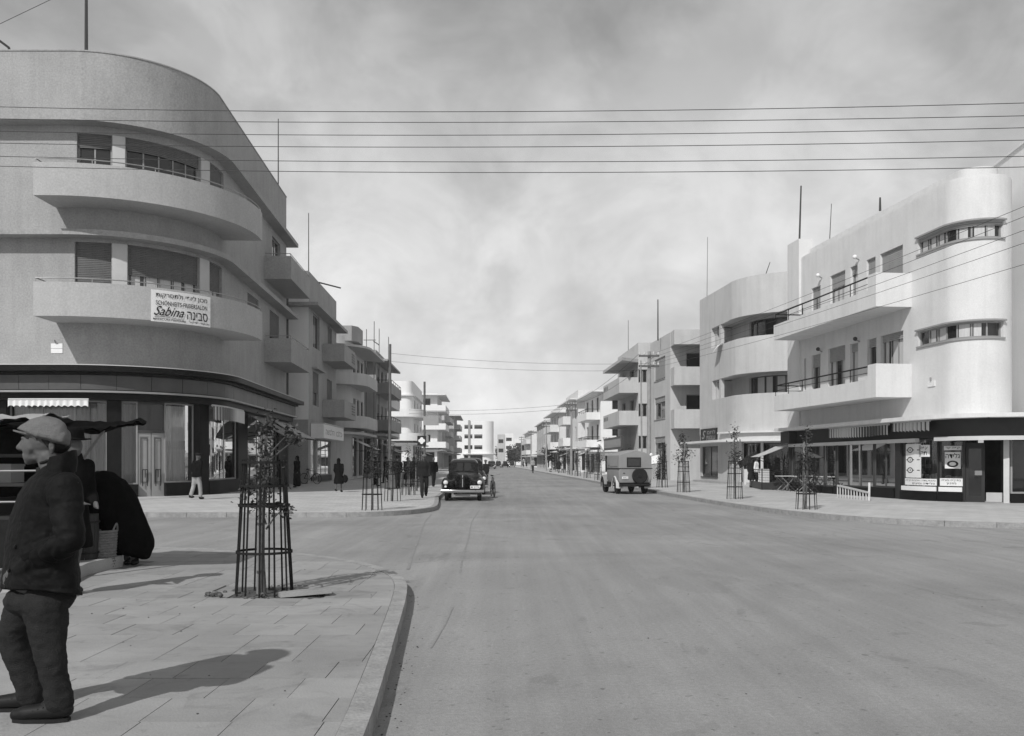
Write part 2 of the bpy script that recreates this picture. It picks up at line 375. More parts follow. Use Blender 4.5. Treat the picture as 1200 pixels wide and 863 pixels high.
def kerb(P, s0, s1, step, first=0, w=.15, ztop=.134):
    """a row of kerb stones along an outline; the far, tiny stones are one run"""
    root = thing('kerb', None, None); root['kind'] = 'structure'
    s = s0
    while s < s1 - .01:
        e = min(s + step, s1); MB().strip(P, s + .006, e - .006, -.02, ztop + rnd.uniform(-.003, .003), -w, rnd.uniform(-.004, .004)).build('kerb_stone', 'kerb', root); s = e
    return root
# --- pavement at the far left corner
KL = Path(smooth([(-70, 24.9), (-14, 24.8), (-6, 24.8)] + [(-4.6, 24.9), (-3.7, 25.3), (-3.0, 26.1), (-2.6, 27.2), (-2.42, 28.6)] + [(-2.7, 33), (-2.97, 36.5), (-3.4, 50), (-4.6, 100), (-7.2, 203), (-10.5, 310)]))
def pavement(P, close, z=.13, inset=-.15, m='paving'):
    poly = [tuple(P.p[i] + P.n[i] * inset) for i in range(len(P.p))] + close
    return tag(MB().prism(poly, -.05, z).build('pavement', m), kind='structure')
pavement(KL, [(-70, 310)])
kr = kerb(KL, 50, KL.c[near_s(KL, -3.4, 50)], 1.1)
MB().strip(KL, 0, 50, -.02, .134, -.15, 0).build('kerb_run', 'kerb', kr, 0); MB().strip(KL, KL.c[near_s(KL, -3.4, 50)], KL.L, -.02, .134, -.15, 0).build('kerb_run', 'kerb', kr, 0)
# --- pavement along the right side and round the right corner
KR = Path(smooth([(-3.5, 310), (1.4, 203), (3.5, 140), (4.8, 100), (5.8, 70), (6.25, 58), (6.9, 45), (7.15, 36), (7.4, 31), (7.85, 26.6), (8.35, 24.4), (9.1, 22.7), (10.2, 21.4), (12, 20.5), (15, 19.8), (70, 16)]))
pavement(KR, [(70, 310)])
kr = kerb(KR, KR.c[near_s(KR, 6.25, 58)], KR.c[near_s(KR, 15, 19.8)] + 5, 1.1)
MB().strip(KR, 0, KR.c[near_s(KR, 6.25, 58)], -.02, .134, -.15, 0).build('kerb_run', 'kerb', kr, 0); MB().strip(KR, KR.c[near_s(KR, 15, 19.8)] + 5, KR.L, -.02, .134, -.15, 0).build('kerb_run', 'kerb', kr, 0)
# --- the near pavement, slab by slab
KN = Path(smooth([(-.30, -8), (-.77, 4.63), (-.87, 6.2), (-1.0, 8.0), (-1.14, 9.7), (-1.24, 10.5), (-1.42, 11.25), (-1.75, 12.0), (-2.2, 12.75), (-2.8, 13.45), (-3.6, 14.05), (-5.9, 14.8), (-70, 15.4)], 3))
NP = pavement(KN, [(-70, -8)], .116, -.14, 'mortar'); NP.name = 'near_pavement'
kr = kerb(KN, 8, KN.c[near_s(KN, -5.9, 14.8)] + 3, .98, w=.14)
clip = [KN.p[i] + KN.n[i] * -.144 for i in range(len(KN.p))]
def clip_poly(poly):
    for a, b in zip(clip, clip[1:]):
        t = b - a; out = []
        for i in range(len(poly)):
            p, q = poly[i - 1], poly[i]; dp = t.x * (p[1] - a.y) - t.y * (p[0] - a.x); dq = t.x * (q[1] - a.y) - t.y * (q[0] - a.x)
            if (dp > 0) != (dq > 0): k = dp / (dp - dq); out.append((p[0] + (q[0] - p[0]) * k, p[1] + (q[1] - p[1]) * k))
            if dq > 0: out.append(q)
        poly = out
        if len(poly) < 3: return []
    return poly
PIT = (-3.06, -2.06, 9.28, 10.12)
SW, SD, GAP = .5, .49, .0028
slab_mesh = MB().box(-SW / 2 + GAP, SW / 2 - GAP, -SD / 2 + GAP, SD / 2 - GAP, -.04, 0).mesh('paving_slab', 'one_slab', 0)
for r_ in range(25):
    y0 = 5.38 - 6 * SD + r_ * SD; off = rnd.uniform(0, SW)
    for c_ in range(18):
        x0 = -.7 - (c_ + 1) * SW + off
        yc = y0 + SD / 2; xc = x0 + SW / 2
        if (x0 + SW) * F / max(yc, .3) < -640 or yc < 2.8: continue
        if xc < -5.25 and 9.6 < yc < 12.6: continue           # under the stone step
        if PIT[0] < x0 + SW and x0 < PIT[1] and PIT[2] < y0 + SD and y0 < PIT[3] and (PIT[0] < xc < PIT[1]) and (PIT[2] < yc < PIT[3]): continue
        rect = [(x0 + GAP, y0 + GAP), (x0 + SW - GAP, y0 + GAP), (x0 + SW - GAP, y0 + SD - GAP), (x0 + GAP, y0 + SD - GAP)]
        z = .13 + rnd.uniform(-.0012, .0012); pl = clip_poly(rect)
        if len(pl) < 3: continue
        if all(any(abs(p[0] - q[0]) + abs(p[1] - q[1]) < 1e-6 for q in rect) for p in pl):
            o = bpy.data.objects.new('paving_slab', slab_mesh); C.objects.link(o); own(o, NP)
            o.location = (xc, yc, z); o.rotation_euler = (rnd.uniform(-.0025, .0025), rnd.uniform(-.0025, .0025), rnd.uniform(-.004, .004))
        else: MB().prism(pl, .09, z).build('paving_slab', 'one_slab', NP, 0)
pit = MB(); g = 14                                            # the loose soil of the planting pit
for j in range(g + 1):
    for i in range(g + 1):
        x = PIT[0] - .05 + (PIT[1] - PIT[0] + .1) * i / g; y = PIT[2] - .05 + (PIT[3] - PIT[2] + .1) * j / g
        pit.v.append((x, y, .121 + .012 * noise.noise((x * 5, y * 5, 1)) + .012 * noise.noise((x * 17, y * 17, 2))))
pit.f = [(j * (g + 1) + i, j * (g + 1) + i + 1, (j + 1) * (g + 1) + i + 1, (j + 1) * (g + 1) + i) for j in range(g) for i in range(g)]
pit.build('planting_pit', 'earth', NP)
cl = MB()
for k in range(46):
    a = rnd.uniform(0, 6.28); rr = rnd.choice((rnd.uniform(.1, .42), .42)); x = -2.67 + math.cos(a) * rr * 1.1; y = 9.62 + math.sin(a) * rr * .85
    if k < 14: x, y = -3.12 + rnd.uniform(-.1, .12), 9.42 + rnd.uniform(-.1, .12)
    q = rnd.uniform(.012, .034); cl.ell((x, y, .125 + q * .4 + (.02 if k < 14 else 0)), (q, q * .8, q * .7), n=6, m=5)
tag(cl.build('soil_clod', 'earth', NP), kind='stuff')
o = MB().add([(0, 0, 0), (.52, .02, 0), (.5, .24, 0), (.22, .31, 0), (-.03, .2, 0), (0, 0, .05), (.52, .02, .05), (.5, .24, .05), (.22, .31, .05), (-.03, .2, .05)],
             [(4, 3, 2, 1, 0), (5, 6, 7, 8, 9)] + [(i, (i + 1) % 5, 5 + (i + 1) % 5, 5 + i) for i in range(5)]).build('loose_slab', 'one_slab', None, 0)
tag(o, 'broken paving slab lying loose beside the pit of the nearest caged tree', 'slab'); o.location = (-2.4, 9.3, .135); o.rotation_euler = (R(-4), R(-3), R(14))
o = MB().prism([(-9, 9.55), (-5.0, 9.75), (-5.36, 11.35), (-5.3, 12.2), (-9, 12.2)], .09, .27).build('stone_step', 'slab', None, 20); tag(o, kind='structure')
NR = [(9.5, -8), (9.4, 4), (9.8, 9), (11, 11.2), (13.5, 12.2), (70, 9), (70, -8)]   # pavement corner on the near right, outside the picture
tag(MB().prism(NR, -.05, .13).build('pavement', 'paving'), kind='structure')
def seam(pts, w, nm='road_seam'):
    P = Path(smooth([G(*p, 0) for p in pts], 3)); mb = MB(); n = len(P.p)
    mb.v = [(*(P.p[i] + P.n[i] * s * w * (.6 + .4 * noise.noise((i * .9, s, 0)))), .004) for i in range(n) for s in (-1, 1)]; mb.f = [(2 * i, 2 * i + 1, 2 * i + 3, 2 * i + 2)[::-1] for i in range(n - 1)]
    return tag(mb.build(nm, 'seam', None, 0), kind='structure')
M['seam'] = mat('tar_seam', .245, .9, .2, .2, 6)
seam([(478, 668), (484, 648), (491, 630), (498, 612), (506, 603)], .035); seam([(539, 672), (543, 650), (549, 632), (553, 612), (562, 598)], .022); seam([(505, 760), (520, 735), (512, 790), (498, 830)][:2] + [(531, 712)], .012)
gt = MB(); q_ = random.Random(5)
for k in range(240):
    if k < 150: s = q_.uniform(9, 24); p = KN.at(s, abs(q_.gauss(.03, .09)) + .01); z = 0.
    elif k < 200: p = Vector((q_.uniform(-2.5, 8), q_.uniform(4.5, 18))); z = 0.
    else: p = Vector((q_.uniform(-4.2, -1.2), q_.uniform(5, 12))); z = .131
    r = q_.uniform(.003, .009); gt.ell((p.x, p.y, z + r * .3), (r, r * q_.uniform(.6, 1.6), r * .5), n=6, m=4)
tag(gt.build('grit', 'earth'), kind='stuff')
# ================================================================== BUILDING HELPERS
def wall(parent, P, s0, s1, z0, z1, holes, m, name='wall', o0=-.25, o1=0.):
    """a wall along the outline with real openings (sa, sb, za, zb)"""
    mb = MB(); cuts = sorted({s0, s1} | {max(s0, min(s1, q)) for h in holes for q in h[:2]}); cols = []
    for a, b in zip(cuts, cuts[1:]):
        if b - a < 1e-4: continue
        mid = (a + b) / 2; hs = sorted((h[2], h[3]) for h in holes if h[0] < mid < h[1]); iv = []; z = z0
        for ha, hb in hs:
            if ha > z + 1e-3: iv.append((z, ha))
            z = max(z, hb)
        if z < z1 - 1e-3: iv.append((z, z1))
        if cols and cols[-1][2] == iv: cols[-1][1] = b
        else: cols.append([a, b, iv])
    for a, b, iv in cols:
        for za, zb in iv: mb.strip(P, a, b, za, zb, o0, o1)
    return mb.build(name, m, parent)
def window(parent, P, a, b, z0, z1, n=2, shut=0., curtains=False, fm='frame', sm='shutter', deep=.14, slats=True, sill=True, rows=1, glass='glass', reveal=0.):
    fr = MB(); w = .06; o = -deep
    fr.strip(P, a, b, z1 - w, z1, o - .06, o); fr.strip(P, a, b, z0, z0 + w, o - .06, o)
    fr.strip(P, a, a + w, z0 + w, z1 - w, o - .06, o); fr.strip(P, b - w, b, z0 + w, z1 - w, o - .06, o)
    ww = (b - a - 2 * w) / n
    for k in range(1, n): fr.strip(P, a + w + ww * k - .03, a + w + ww * k + .03, z0 + w, z1 - w, o - .055, o - .003)
    for k in range(1, rows): zz = z0 + (z1 - z0) * k / rows; fr.strip(P, a + w, b - w, zz - .02, zz + .02, o - .05, o - .008)
    if sill: fr.strip(P, a - .04, b + .04, z0 - .06, z0, -.2, .05)
    f = fr.build('window', fm, parent)
    for k in range(n): MB().strip(P, a + w + ww * k + .025, a + w + ww * (k + 1) - .025, z0 + w - .01, z1 - w + .01, o - .045, o - .035).build('pane', glass, f)
    if curtains:
        for k in range(n):
            if rnd.random() < .75: q = a + w + ww * k; MB().strip(P, q + .04 + ww * rnd.uniform(0, .1), q + ww * rnd.uniform(.6, .9), z0 + w, z1 - w, o - .034, o - .028).build('curtain', 'curtain', f)
    if shut > 0:
        zb = z1 - (z1 - z0) * shut; sh = MB()
        if slats:
            z = z1
            while z > zb + .02: sh.strip(P, a + .01, b - .01, max(zb, z - .062), z - .008, o + .02, o + .045); sh.strip(P, a + .01, b - .01, max(zb, z - .008) - .001, z, o + .02, o + .03); z -= .07
        else: sh.strip(P, a + .01, b - .01, zb, z1, o + .02, o + .04)
        sh.build('shutter', sm, f)
    return f
def balcony(parent, P, a, b, z0, zt, proj, rail=.14, m='stucco_grey', slab=.16, wl=.12, front=None, post=1.6, railm='metal', ends=True, o0=0., rr=.025):
    mb = MB(); zf = zt if front is None else front
    mb.strip(P, a + wl, b - wl, z0 + .004, z0 + slab, o0, o0 + proj - wl)
    mb.strip(P, a, b, z0, zf, o0 + proj - wl, o0 + proj)
    if ends:
        for u, v in ((a, a + wl), (b - wl, b)): mb.strip(P, u, v, z0, zt, o0, o0 + proj - wl)
    o = mb.build('balcony', m, parent)
    if rail:
        rl = MB(); zr_ = zt + rail; of = o0 + proj - .06
        q0 = P.at(a + .06, o0 + .05); q1 = P.at(b - .06, o0 + .05)
        pts = [(q0.x, q0.y, zr_)] + [(*P.at(s, of), zr_) for s in [a + .06] + [c for c in P.c if a + .1 < c < b - .1] + [b - .06]] + [(q1.x, q1.y, zr_)]
        rl.tube(pts, rr, 6)
        k = max(2, int((b - a) / post)); 
        for i in range(k + 1): q = P.at(a + .06 + (b - a - .12) * i / k, of); rl.tube([(q.x, q.y, zf - .02), (q.x, q.y, zr_)], rr * .7, 5)
        if zr_ - zf > .35:
            for t in (.33, .66): rl.tube([(*Vector(p[:2]), zf + (zr_ - zf) * t) for p in pts], rr * .5, 5)
        rl.build('railing', railm, o)
    return o
def ledge(parent, P, a, b, z0, z1, proj, m, name='ledge', o0=0.): return MB().strip(P, a, b, z0, z1, o0, proj).build(name, m, parent)
def roof(parent, P, z, m='trim', inset=-.12): return MB().prism([tuple(P.p[i] + P.n[i] * inset) for i in range(len(P.p) - 1)], z - .2, z).build('roof', m, parent)
def aerial(x, y, z, h, label, lean=(0, 0), r=.035, parent=None):
    o = MB().tube([(x, y, z), (x + lean[0] * h, y + lean[1] * h, z + h)], [r, r * .7], 6).build('aerial_mast', 'wire', None)
    return tag(o, label, 'aerial', 'aerial masts on the roofs')
# ================================================================== THE ROUNDED CORNER BUILDING ON THE LEFT
L1P = Path([(-48, 35.1), (-17.3, 35.1)] + arc(-17.3, 39.5, 4.4, -90, 0, 22)[1:] + [(-13.75, 54.6), (-48, 54.6), (-48, 35.1)])
L1 = thing('corner_building', 'large grey rounded corner block with long curved balconies and dark shop band', 'building', (-13, 40, .13))
sE = L1P.c[24]; s_ = lambda px, o=0.: L1P.px(min(px, 335.4), o, 5, sE)
CR = L1P.c[1]; CE = L1P.c[23]                                   # where the curve begins and ends
zA, zB = 11.75, 14.42; zC, zD = 7.3, 10.16
W4 = [(90, 131), (147.5, 235), (246, 262)]; W3 = [(87.5, 130.5), (150, 233.5), (245.5, 260)]
up = [(s_(a), s_(b), zA, zB) for a, b in W4]; lo_ = [(s_(a), s_(b), zC, zD) for a, b in W3]
st4 = (s_(319), s_(328.5), 11.9, 14.3); st3 = (s_(316), s_(327), 7.4, 10.0); st3b = (s_(290), s_(303), 8.35, 10.0)
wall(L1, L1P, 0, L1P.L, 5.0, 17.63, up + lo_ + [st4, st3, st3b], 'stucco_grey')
for (a, b, z0, z1), n, sh in zip(up, (2, 5, 2), (.2, .19, .9)): window(L1, L1P, a, b, z0, z1, n, sh, fm='frame', deep=.16, sill=False)
for (a, b, z0, z1), n, sh in zip(lo_, (2, 5, 2), (1., .42, .42)): window(L1, L1P, a, b, z0, z1, n, sh, curtains=True, deep=.16, sill=False)
window(L1, L1P, *st4, 2, .0, deep=.12, sill=False); window(L1, L1P, *st3, 2, .55, deep=.12, sill=False); window(L1, L1P, *st3b, 2, 1., deep=.12)
# smooth piers between the windows
for w in (up, lo_):
    for (a0, b0, z0, z1), (a1, b1, _, _) in zip(w, w[1:]): MB().strip(L1P, b0 + .03, a1 - .03, z0, z1, 0, .02).build('window_pier', 'trim', L1)
ledge(L1, L1P, 0, sE + .4, 14.72, 14.94, .62, 'stucco_grey'); ledge(L1, L1P, 0, sE + .4, 10.3, 10.52, .62, 'stucco_grey')
roof(L1, L1P, 17.2)
ledge(L1, L1P, 0, sE, 17.63, 17.68, .03, 'stucco_grey', 'coping', -.27)
for zb_, zt_ in ((11.48, 12.72), (6.98, 8.26)):
    balcony(L1, L1P, CR - .55, CE + .75, zb_, zt_, 1.7, .15, 'stucco_balcony', slab=.14, railm='galv', rr=.022)
    balcony(L1, L1P, s_(309.5), L1P.px(363, 1.45, 40), zb_ - .05, zt_ - .04, 1.45, .14, 'stucco_grey', slab=.16, railm='galv', rr=.022)
# --- shop band: cornice, fascia panels, lip, lintel
e2 = sE + .5
MB().strip(L1P, 0, e2, 5.02, 5.24, -.2, .92).strip(L1P, 0, e2, 4.92, 5.015, -.2, .62).build('cornice', 'dark_stone', L1)
MB().strip(L1P, 0, e2, 5.243, 5.275, -.2, .93).build('cornice_flashing', 'trim', L1)
MB().strip(L1P, 0, e2, 4.2, 5.0, -.2, .44).build('fascia_backing', 'dark_stone', L1)
s = s_(1) - 6
while s < e2 - .1:
    w = 1.16; MB().strip(L1P, s + .008, min(s + w, e2) - .008, 4.34, 4.9, .44, .47 + rnd.uniform(0, .008)).build('fascia_panel', 'dark_panel', L1); s += w
MB().strip(L1P, 0, e2, 4.225, 4.30, .3, .60).build('fascia_lip', 'galv', L1)
MB().strip(L1P, 0, e2, 3.96, 4.22, -.25, .36).build('lintel', 'dark_stone', L1)
for a, b in ((-9, 8), (125, 142.5), (233.5, 244.5), (279, 290), (326, 336)):
    if a < 0: MB().strip(L1P, 22, s_(7.5), .13, 3.955, -.4, .02).build('pier', 'dark_stone', L1)
    else: MB().strip(L1P, s_(a), s_(b), .13, 3.955, -.4, .02).build('pier', 'dark_stone', L1)
def shopfront(parent, P, a, b, z0, z1, n, back=-1.1, plinth=.45, curtain=None, deep=.25, fm='frame', pm_='dark_stone'):
    MB().strip(P, a, b, z0, z0 + plinth, -deep - .15, -deep + .16).build('plinth', pm_, parent)
    fr = MB(); w = .06; zb_ = z0 + plinth
    fr.strip(P, a, b, z1 - w, z1, -deep - .06, -deep); fr.strip(P, a, b, zb_, zb_ + w, -deep - .06, -deep)
    ww = (b - a) / n
    for k in range(n + 1): q = min(max(a + ww * k, a + .03), b - .03); fr.strip(P, q - .03, q + .03, zb_ + w, z1 - w, -deep - .05, -deep - .004)
    f = fr.build('shop_window', fm, parent)
    for k in range(n): MB().strip(P, a + ww * k + .03, a + ww * (k + 1) - .03, zb_ + .02, z1 - .02, -deep - .034, -deep - .026).build('pane', 'glass_clear', f)
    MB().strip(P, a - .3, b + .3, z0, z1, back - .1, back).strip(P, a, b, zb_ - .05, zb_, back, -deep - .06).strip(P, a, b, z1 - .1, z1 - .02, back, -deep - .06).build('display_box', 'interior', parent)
    if curtain:
        cm = MB(); k = max(6, int((b - a) / .09)); dz = back + .25
        ring = []
        for i in range(k + 1):
            q = P.at(a + (b - a) * i / k, max(dz, -deep - .32) + .05 * math.sin(i * 1.9)); ring.append(q)
        cm.v = [(q.x, q.y, zb_) for q in ring] + [(q.x, q.y, z1 - .05) for q in ring]; cm.f = [(i, i + 1, k + 2 + i, k + 1 + i) for i in range(k)]
        cm.build('display_curtain', curtain, parent)
    return f
M['drape'] = mat('grey_drape', .26, .9, .1, .2, 1.5, stretch=(6, 6, .3)); M['drape_light'] = mat('pale_drape', .6, .9, .1, .15, 2, stretch=(6, 6, .3))
shopfront(L1, L1P, 22, s_(7.5) - .6, .13, 3.955, 6, curtain='drape')
shopfront(L1, L1P, s_(7.5), s_(125), .13, 3.955, 3, curtain='drape')
# entrance between the piers: side lights and a pair of framed doors
a, b = s_(142.5), s_(233.5); d0, d1 = s_(163), s_(197)
shopfront(L1, L1P, a, d0, .13, 3.955, 1, back=-.9, plinth=.5, curtain='drape', deep=.3)
shopfront(L1, L1P, d1, b, .13, 3.955, 1, back=-.9, plinth=.55, curtain='drape_light', deep=.3)
tr = MB().strip(L1P, d0, d1, 2.72, 2.82, -.42, -.3).strip(L1P, d0, d1, 3.87, 3.955, -.42, -.3).build('transom', 'frame_dark', L1)
MB().strip(L1P, d0, d1, 2.82, 3.87, -.38, -.37).build('pane', 'glass', tr)
mid = (d0 + d1) / 2
for u, v, h in ((d0, mid - .015, -1), (mid + .015, d1, 1)):
    st = .11; f = MB().strip(L1P, u, v, .13, .62, -.4, -.34).strip(L1P, u, v, 2.55, 2.71, -.4, -.34).strip(L1P, u, u + st, .62, 2.55, -.4, -.34).strip(L1P, v - st, v, .62, 2.55, -.4, -.34)
    o = f.build('door', 'sign_grey', L1); MB().strip(L1P, u + st, v - st, .62, 2.55, -.375, -.365).build('pane', 'sign_grey', o)
    fr = MB(); A, B = u + st + .03, v - st - .03
    for x0, x1, z0_, z1_ in ((A, A + .025, .7, 2.5), (B - .025, B, .7, 2.5), (A + .025, B - .025, 2.475, 2.5), (A + .025, B - .025, .7, .725)): fr.strip(L1P, x0, x1, z0_, z1_, -.34, -.325)
    fr.build('door_moulding', 'frame_dark', o)
    hb = MB(); x = (v - .16 if h < 0 else u + .16); y = (u + .2 if h < 0 else v - .2)
    for q in (x, y, (x + y) / 2 + .0):
        p = L1P.at(q, -.27); hb.tube([(p.x, p.y, .55 if q != (x + y) / 2 else .9), (p.x, p.y, 1.22)], .016, 6)
    p, q = L1P.at(x, -.27), L1P.at(y, -.27); hb.tube([(p.x, p.y, 1.22), (q.x, q.y, 1.22)], .016, 6)
    hb.build('handle', 'metal', o)
shopfront(L1, L1P, s_(244.5), s_(279), .13, 3.955, 2, back=-.9, plinth=.6, curtain='drape', deep=.1)
shopfront(L1, L1P, s_(290), s_(326), .13, 3.955, 3, back=-1.6, plinth=.5, deep=.1)
gd = MB()
for k in range(26):
    q = L1P.at(rnd.uniform(s_(292), s_(324)), rnd.uniform(-1.2, -.5)); z = rnd.choice((.7, 1.2, 1.7, 2.2)); w = rnd.uniform(.1, .35); gd.box(q.x - w / 2, q.x + w / 2, q.y - w / 2, q.y + w / 2, z, z + rnd.uniform(.15, .45))
gd.build('goods', 'goods', L1)
# --- valances and awnings of its shops
def valance(P, a, b, z0, z1, o, label, n, m='cloth_white', striped=None, drop=.0, group=None):
    mb = MB(); dk = MB(); st = max(3, int((b - a) / .22))
    for i in range(st * 6):
        u = a + (b - a) * i / (st * 6); v = a + (b - a) * (i + 1) / (st * 6); ph = lambda t: z0 + .06 * abs(math.sin(math.pi * (t - a) / (b - a) * st))
        for t_ in (mb if (not striped or (i // 3) % 2) else dk,):
            p, q = P.at(u, o + .03 * math.sin(i)), P.at(v, o + .03 * math.sin(i + 1))
            t_.add([(p.x, p.y, ph(u)), (q.x, q.y, ph(v)), (q.x, q.y, z1), (p.x, p.y, z1)], [(0, 1, 2, 3)])
    t = thing('awning', label, 'awning', (*P.at((a + b) / 2, o), z0), 0, group)
    mb.build('valance', m, t)
    if dk.v: dk.build('valance_stripe', striped, t)
    r1 = MB(); r1.tube([(*P.at(a + (b - a) * k / 8, o - .05), z1 + .03) for k in range(9)], .05, 6); r1.build('roller', 'trim', t)
    return t
valance(L1P, s_(10, .4), s_(104, .4), 3.66, 3.92, .45, 'white scalloped awning edge above the curtained window at the far left', 18)
valance(L1P, s_(247, .3), s_(283, .3), 3.3, 3.9, .42, 'striped rolled awning above the tall window left of the open shop', 9, 'trim', 'shutter')
def canvas(name, label, quad, m, thick=.02, cat='awning', sag=.08, n=8):
    """a stretched canvas with a little sag between four corners, and its arms"""
    a, b, c, d = [Vector(q) for q in quad]; mb = MB(); t = thing(name, label, cat, tuple(((a + b) / 2)[:2]) + (.13,))
    for th in (0, -thick):
        k = len(mb.v)
        for j in range(n + 1):
            for i in range(n + 1):
                u, v = i / n, j / n; p = (a * (1 - u) + b * u) * (1 - v) + (d * (1 - u) + c * u) * v; p.z += th - sag * math.sin(math.pi * v) * (.6 + .4 * math.sin(u * 9)); mb.v.append(tuple(p))
        mb.f += [tuple(k + q for q in ((j * (n + 1) + i, j * (n + 1) + i + 1, (j + 1) * (n + 1) + i + 1, (j + 1) * (n + 1) + i)[::(1 if th else -1)])) for j in range(n) for i in range(n)]
    mb.build('canvas', m, t); ar = MB()
    ar.tube([tuple(d), tuple(c)], .025, 6)
    for top, e in ((a, d), (b, c)): ar.tube([(top.x, top.y, top.z - .9), tuple(e)], .018, 5)
    ar.build('awning_arm', 'metal', t); return t
M['canvas_pale'] = mat('pale_canvas', .45, .9, .1, .12, 4)
def on(P, px, o, z, lo=20): q = P.at(P.px(px, 0, lo), o); return (q.x, q.y, z)
canvas('awning', 'dim canvas awning let down over the open shop left of the pale one', [on(L1P, 289, .1, 3.9), on(L1P, 311, .1, 3.9), on(L1P, 311, 2.0, 2.75), on(L1P, 289, 2.0, 2.75)], 'drape')
canvas('awning', 'pale canvas awning reaching furthest out near the downpipe', [on(L1P, 315, .1, 3.9), on(L1P, 335, .1, 3.9), on(L1P, 335, 1.9, 2.85), on(L1P, 315, 1.9, 2.85)], 'canvas_pale')
# --- the banner of the beauty salon on the lower curved balcony
b0 = L1P.px(177, 1.72, 25, 45); b1 = L1P.px(246.5, 1.72, 25, 45)
BN = thing('shop_banner', 'white banner with black Hebrew and German lettering on the lower curved balcony', 'banner', (*L1P.at((b0 + b1) / 2, 1.75), 6.9))
MB().strip(L1P, b0, b1, 6.95, 8.17, 1.71, 1.725).build('cloth', 'sign_white', BN)
def bmap(u, v): q = L1P.at(b0 + (b1 - b0) * u, 1.75); return (q.x, q.y, 6.95 + 1.22 * v)
lt = MB()
lettering(lt, 'מכון ליופי ולתסרקות'[::-1], bmap, .07, .93, .735, .93)
lettering(lt, 'SCHÖNHEITS-FRISIERSALON', bmap, .07, .93, .53, .70)
lettering(lt, 'Sabina', bmap, .04, .52, .20, .50, .5)
lettering(lt, 'סבינה'[::-1], bmap, .57, .94, .16, .42)
lettering(lt, 'MANICURE-PEDICURE', bmap, .03, .55, .05, .11)
lettering(lt, 'מניקור-פדיקור'[::-1], bmap, .60, .97, .04, .10)
tag(lt.build('lettering', 'sign_black', BN), kind='stuff')
ul = MB(); ul.tube([bmap(.05 + .46 * k / 10, .145 + .018 * math.sin(k * .5)) for k in range(11)], .008, 5); ul.build('flourish', 'sign_black', BN)
o = thing('name_plate', 'small white two line street plate on the wall below the lower curved balcony', 'plate', (*L1P.at(s_(67), 0), 5.9))
a, b = s_(60), s_(73.5); MB().strip(L1P, a, b, 5.98, 6.17, .005, .02).strip(L1P, a, b, 5.79, 5.965, .005, .02).build('plate', 'sign_white', o)
p = L1P.at(s_(66), .03); MB().tube([(p.x, p.y, 6.18), (p.x, p.y - .12, 6.3)], .03, 6).build('bracket', 'galv', o)
# --- masts on its roof, downpipe at its end
aerial(-17.2, 36.2, 17, 4.4, 'thick tall mast at the top left edge of the picture', r=.075)
o = MB().tube([(-19.8, 36.0, 17.0), (-20.0, 35.6, 18.0), (-20.7, 35.3, 18.5)], .05, 6).build('bent_bracket', 'wire'); tag(o, 'short bent iron bracket over the parapet left of the thick mast', 'bracket')
aerial(-13.2, 50.6, 17.2, 3.7, 'thin mast standing behind the street parapet of the rounded corner block')
o = MB().tube([(-13.9, 55.3, .13), (-13.9, 55.3, 11.8)], .11, 8).build('downpipe', 'frame_dark'); tag(o, 'dark downpipe running down the gap after the rounded corner block', 'downpipe')
# ================================================================== THE NEXT BLOCKS ALONG THE LEFT SIDE
L2 = thing('apartment_block', 'grey block with two boxy balconies next to the rounded corner block', 'building', (-13, 58, .13))
L2P = Path([(-30, 56.6), (-12.85, 56.6), (-13.25, 67.6), (-30, 67.6), (-30, 56.6)]); c2 = L2P.c[1]; e2 = L2P.c[2]; q2 = lambda px, o=0.: L2P.px(px, o, c2, e2)
hl = [(q2(367), q2(374.5), 9.0, 11.2), (q2(384), q2(389), 8.6, 11.2), (q2(366.5), q2(373.5), 5.2, 7.4), (q2(383), q2(389), 4.9, 7.4)]
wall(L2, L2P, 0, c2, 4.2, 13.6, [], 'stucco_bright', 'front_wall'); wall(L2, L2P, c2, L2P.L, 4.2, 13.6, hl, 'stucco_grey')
for h in hl: window(L2, L2P, *h, 2, 0. if h[2] > 8.9 else .6, deep=.12, sill=False)
wall(L2, L2P, 0, L2P.L, .13, 4.2, [(q2(364.5), q2(371), .5, 3.0), (q2(372.5), q2(388), .3, 3.0)], 'stucco_grey', 'ground_wall', -.25, -.02)
shopfront(L2, L2P, q2(364.5), q2(371), .3, 3.0, 1, plinth=.25, deep=.1); shopfront(L2, L2P, q2(372.5), q2(388), .2, 3.0, 3, plinth=.4, deep=.1)
gd = MB()
for k in range(30):
    q = L2P.at(rnd.uniform(q2(365), q2(387)), rnd.uniform(-.9, -.3)); z = rnd.choice((.6, 1.1, 1.6, 2.1)); w = rnd.uniform(.15, .4); gd.box(q.x - w / 2, q.x + w / 2, q.y - w / 2, q.y + w / 2, z, z + rnd.uniform(.2, .6))
gd.build('goods', 'goods', L2)
ledge(L2, L2P, 4, e2 + .1, 11.3, 11.5, .75, 'stucco_grey'); roof(L2, L2P, 13.2)
ledge(L2, L2P, q2(365.5), q2(376), 7.55, 7.65, .35, 'stucco_grey', 'window_hood')
balcony(L2, L2P, q2(378), e2 - .4, 8.45, 9.65, 1.5, 0, 'stucco_grey'); balcony(L2, L2P, q2(378), e2 - .4, 4.6, 5.8, 1.5, 0, 'stucco_grey')
for z in (8.75, 4.95):
    mb = MB()
    for k in range(4): mb.strip(L2P, e2 - 2.4, e2 - .9, z + k * .19, z + .09 + k * .19, 1.5, 1.53)
    mb.build('slatted_panel', 'frame_dark', L2)
sg = thing('shop_sign', 'long pale signboard projecting over the clothes shop on the left', 'sign', (*L2P.at(q2(372), .5), 3.1))
MB().strip(L2P, q2(360.8 + 3), q2(389), 3.05, 3.95, .02, .85).build('board', 'sign_white', sg)
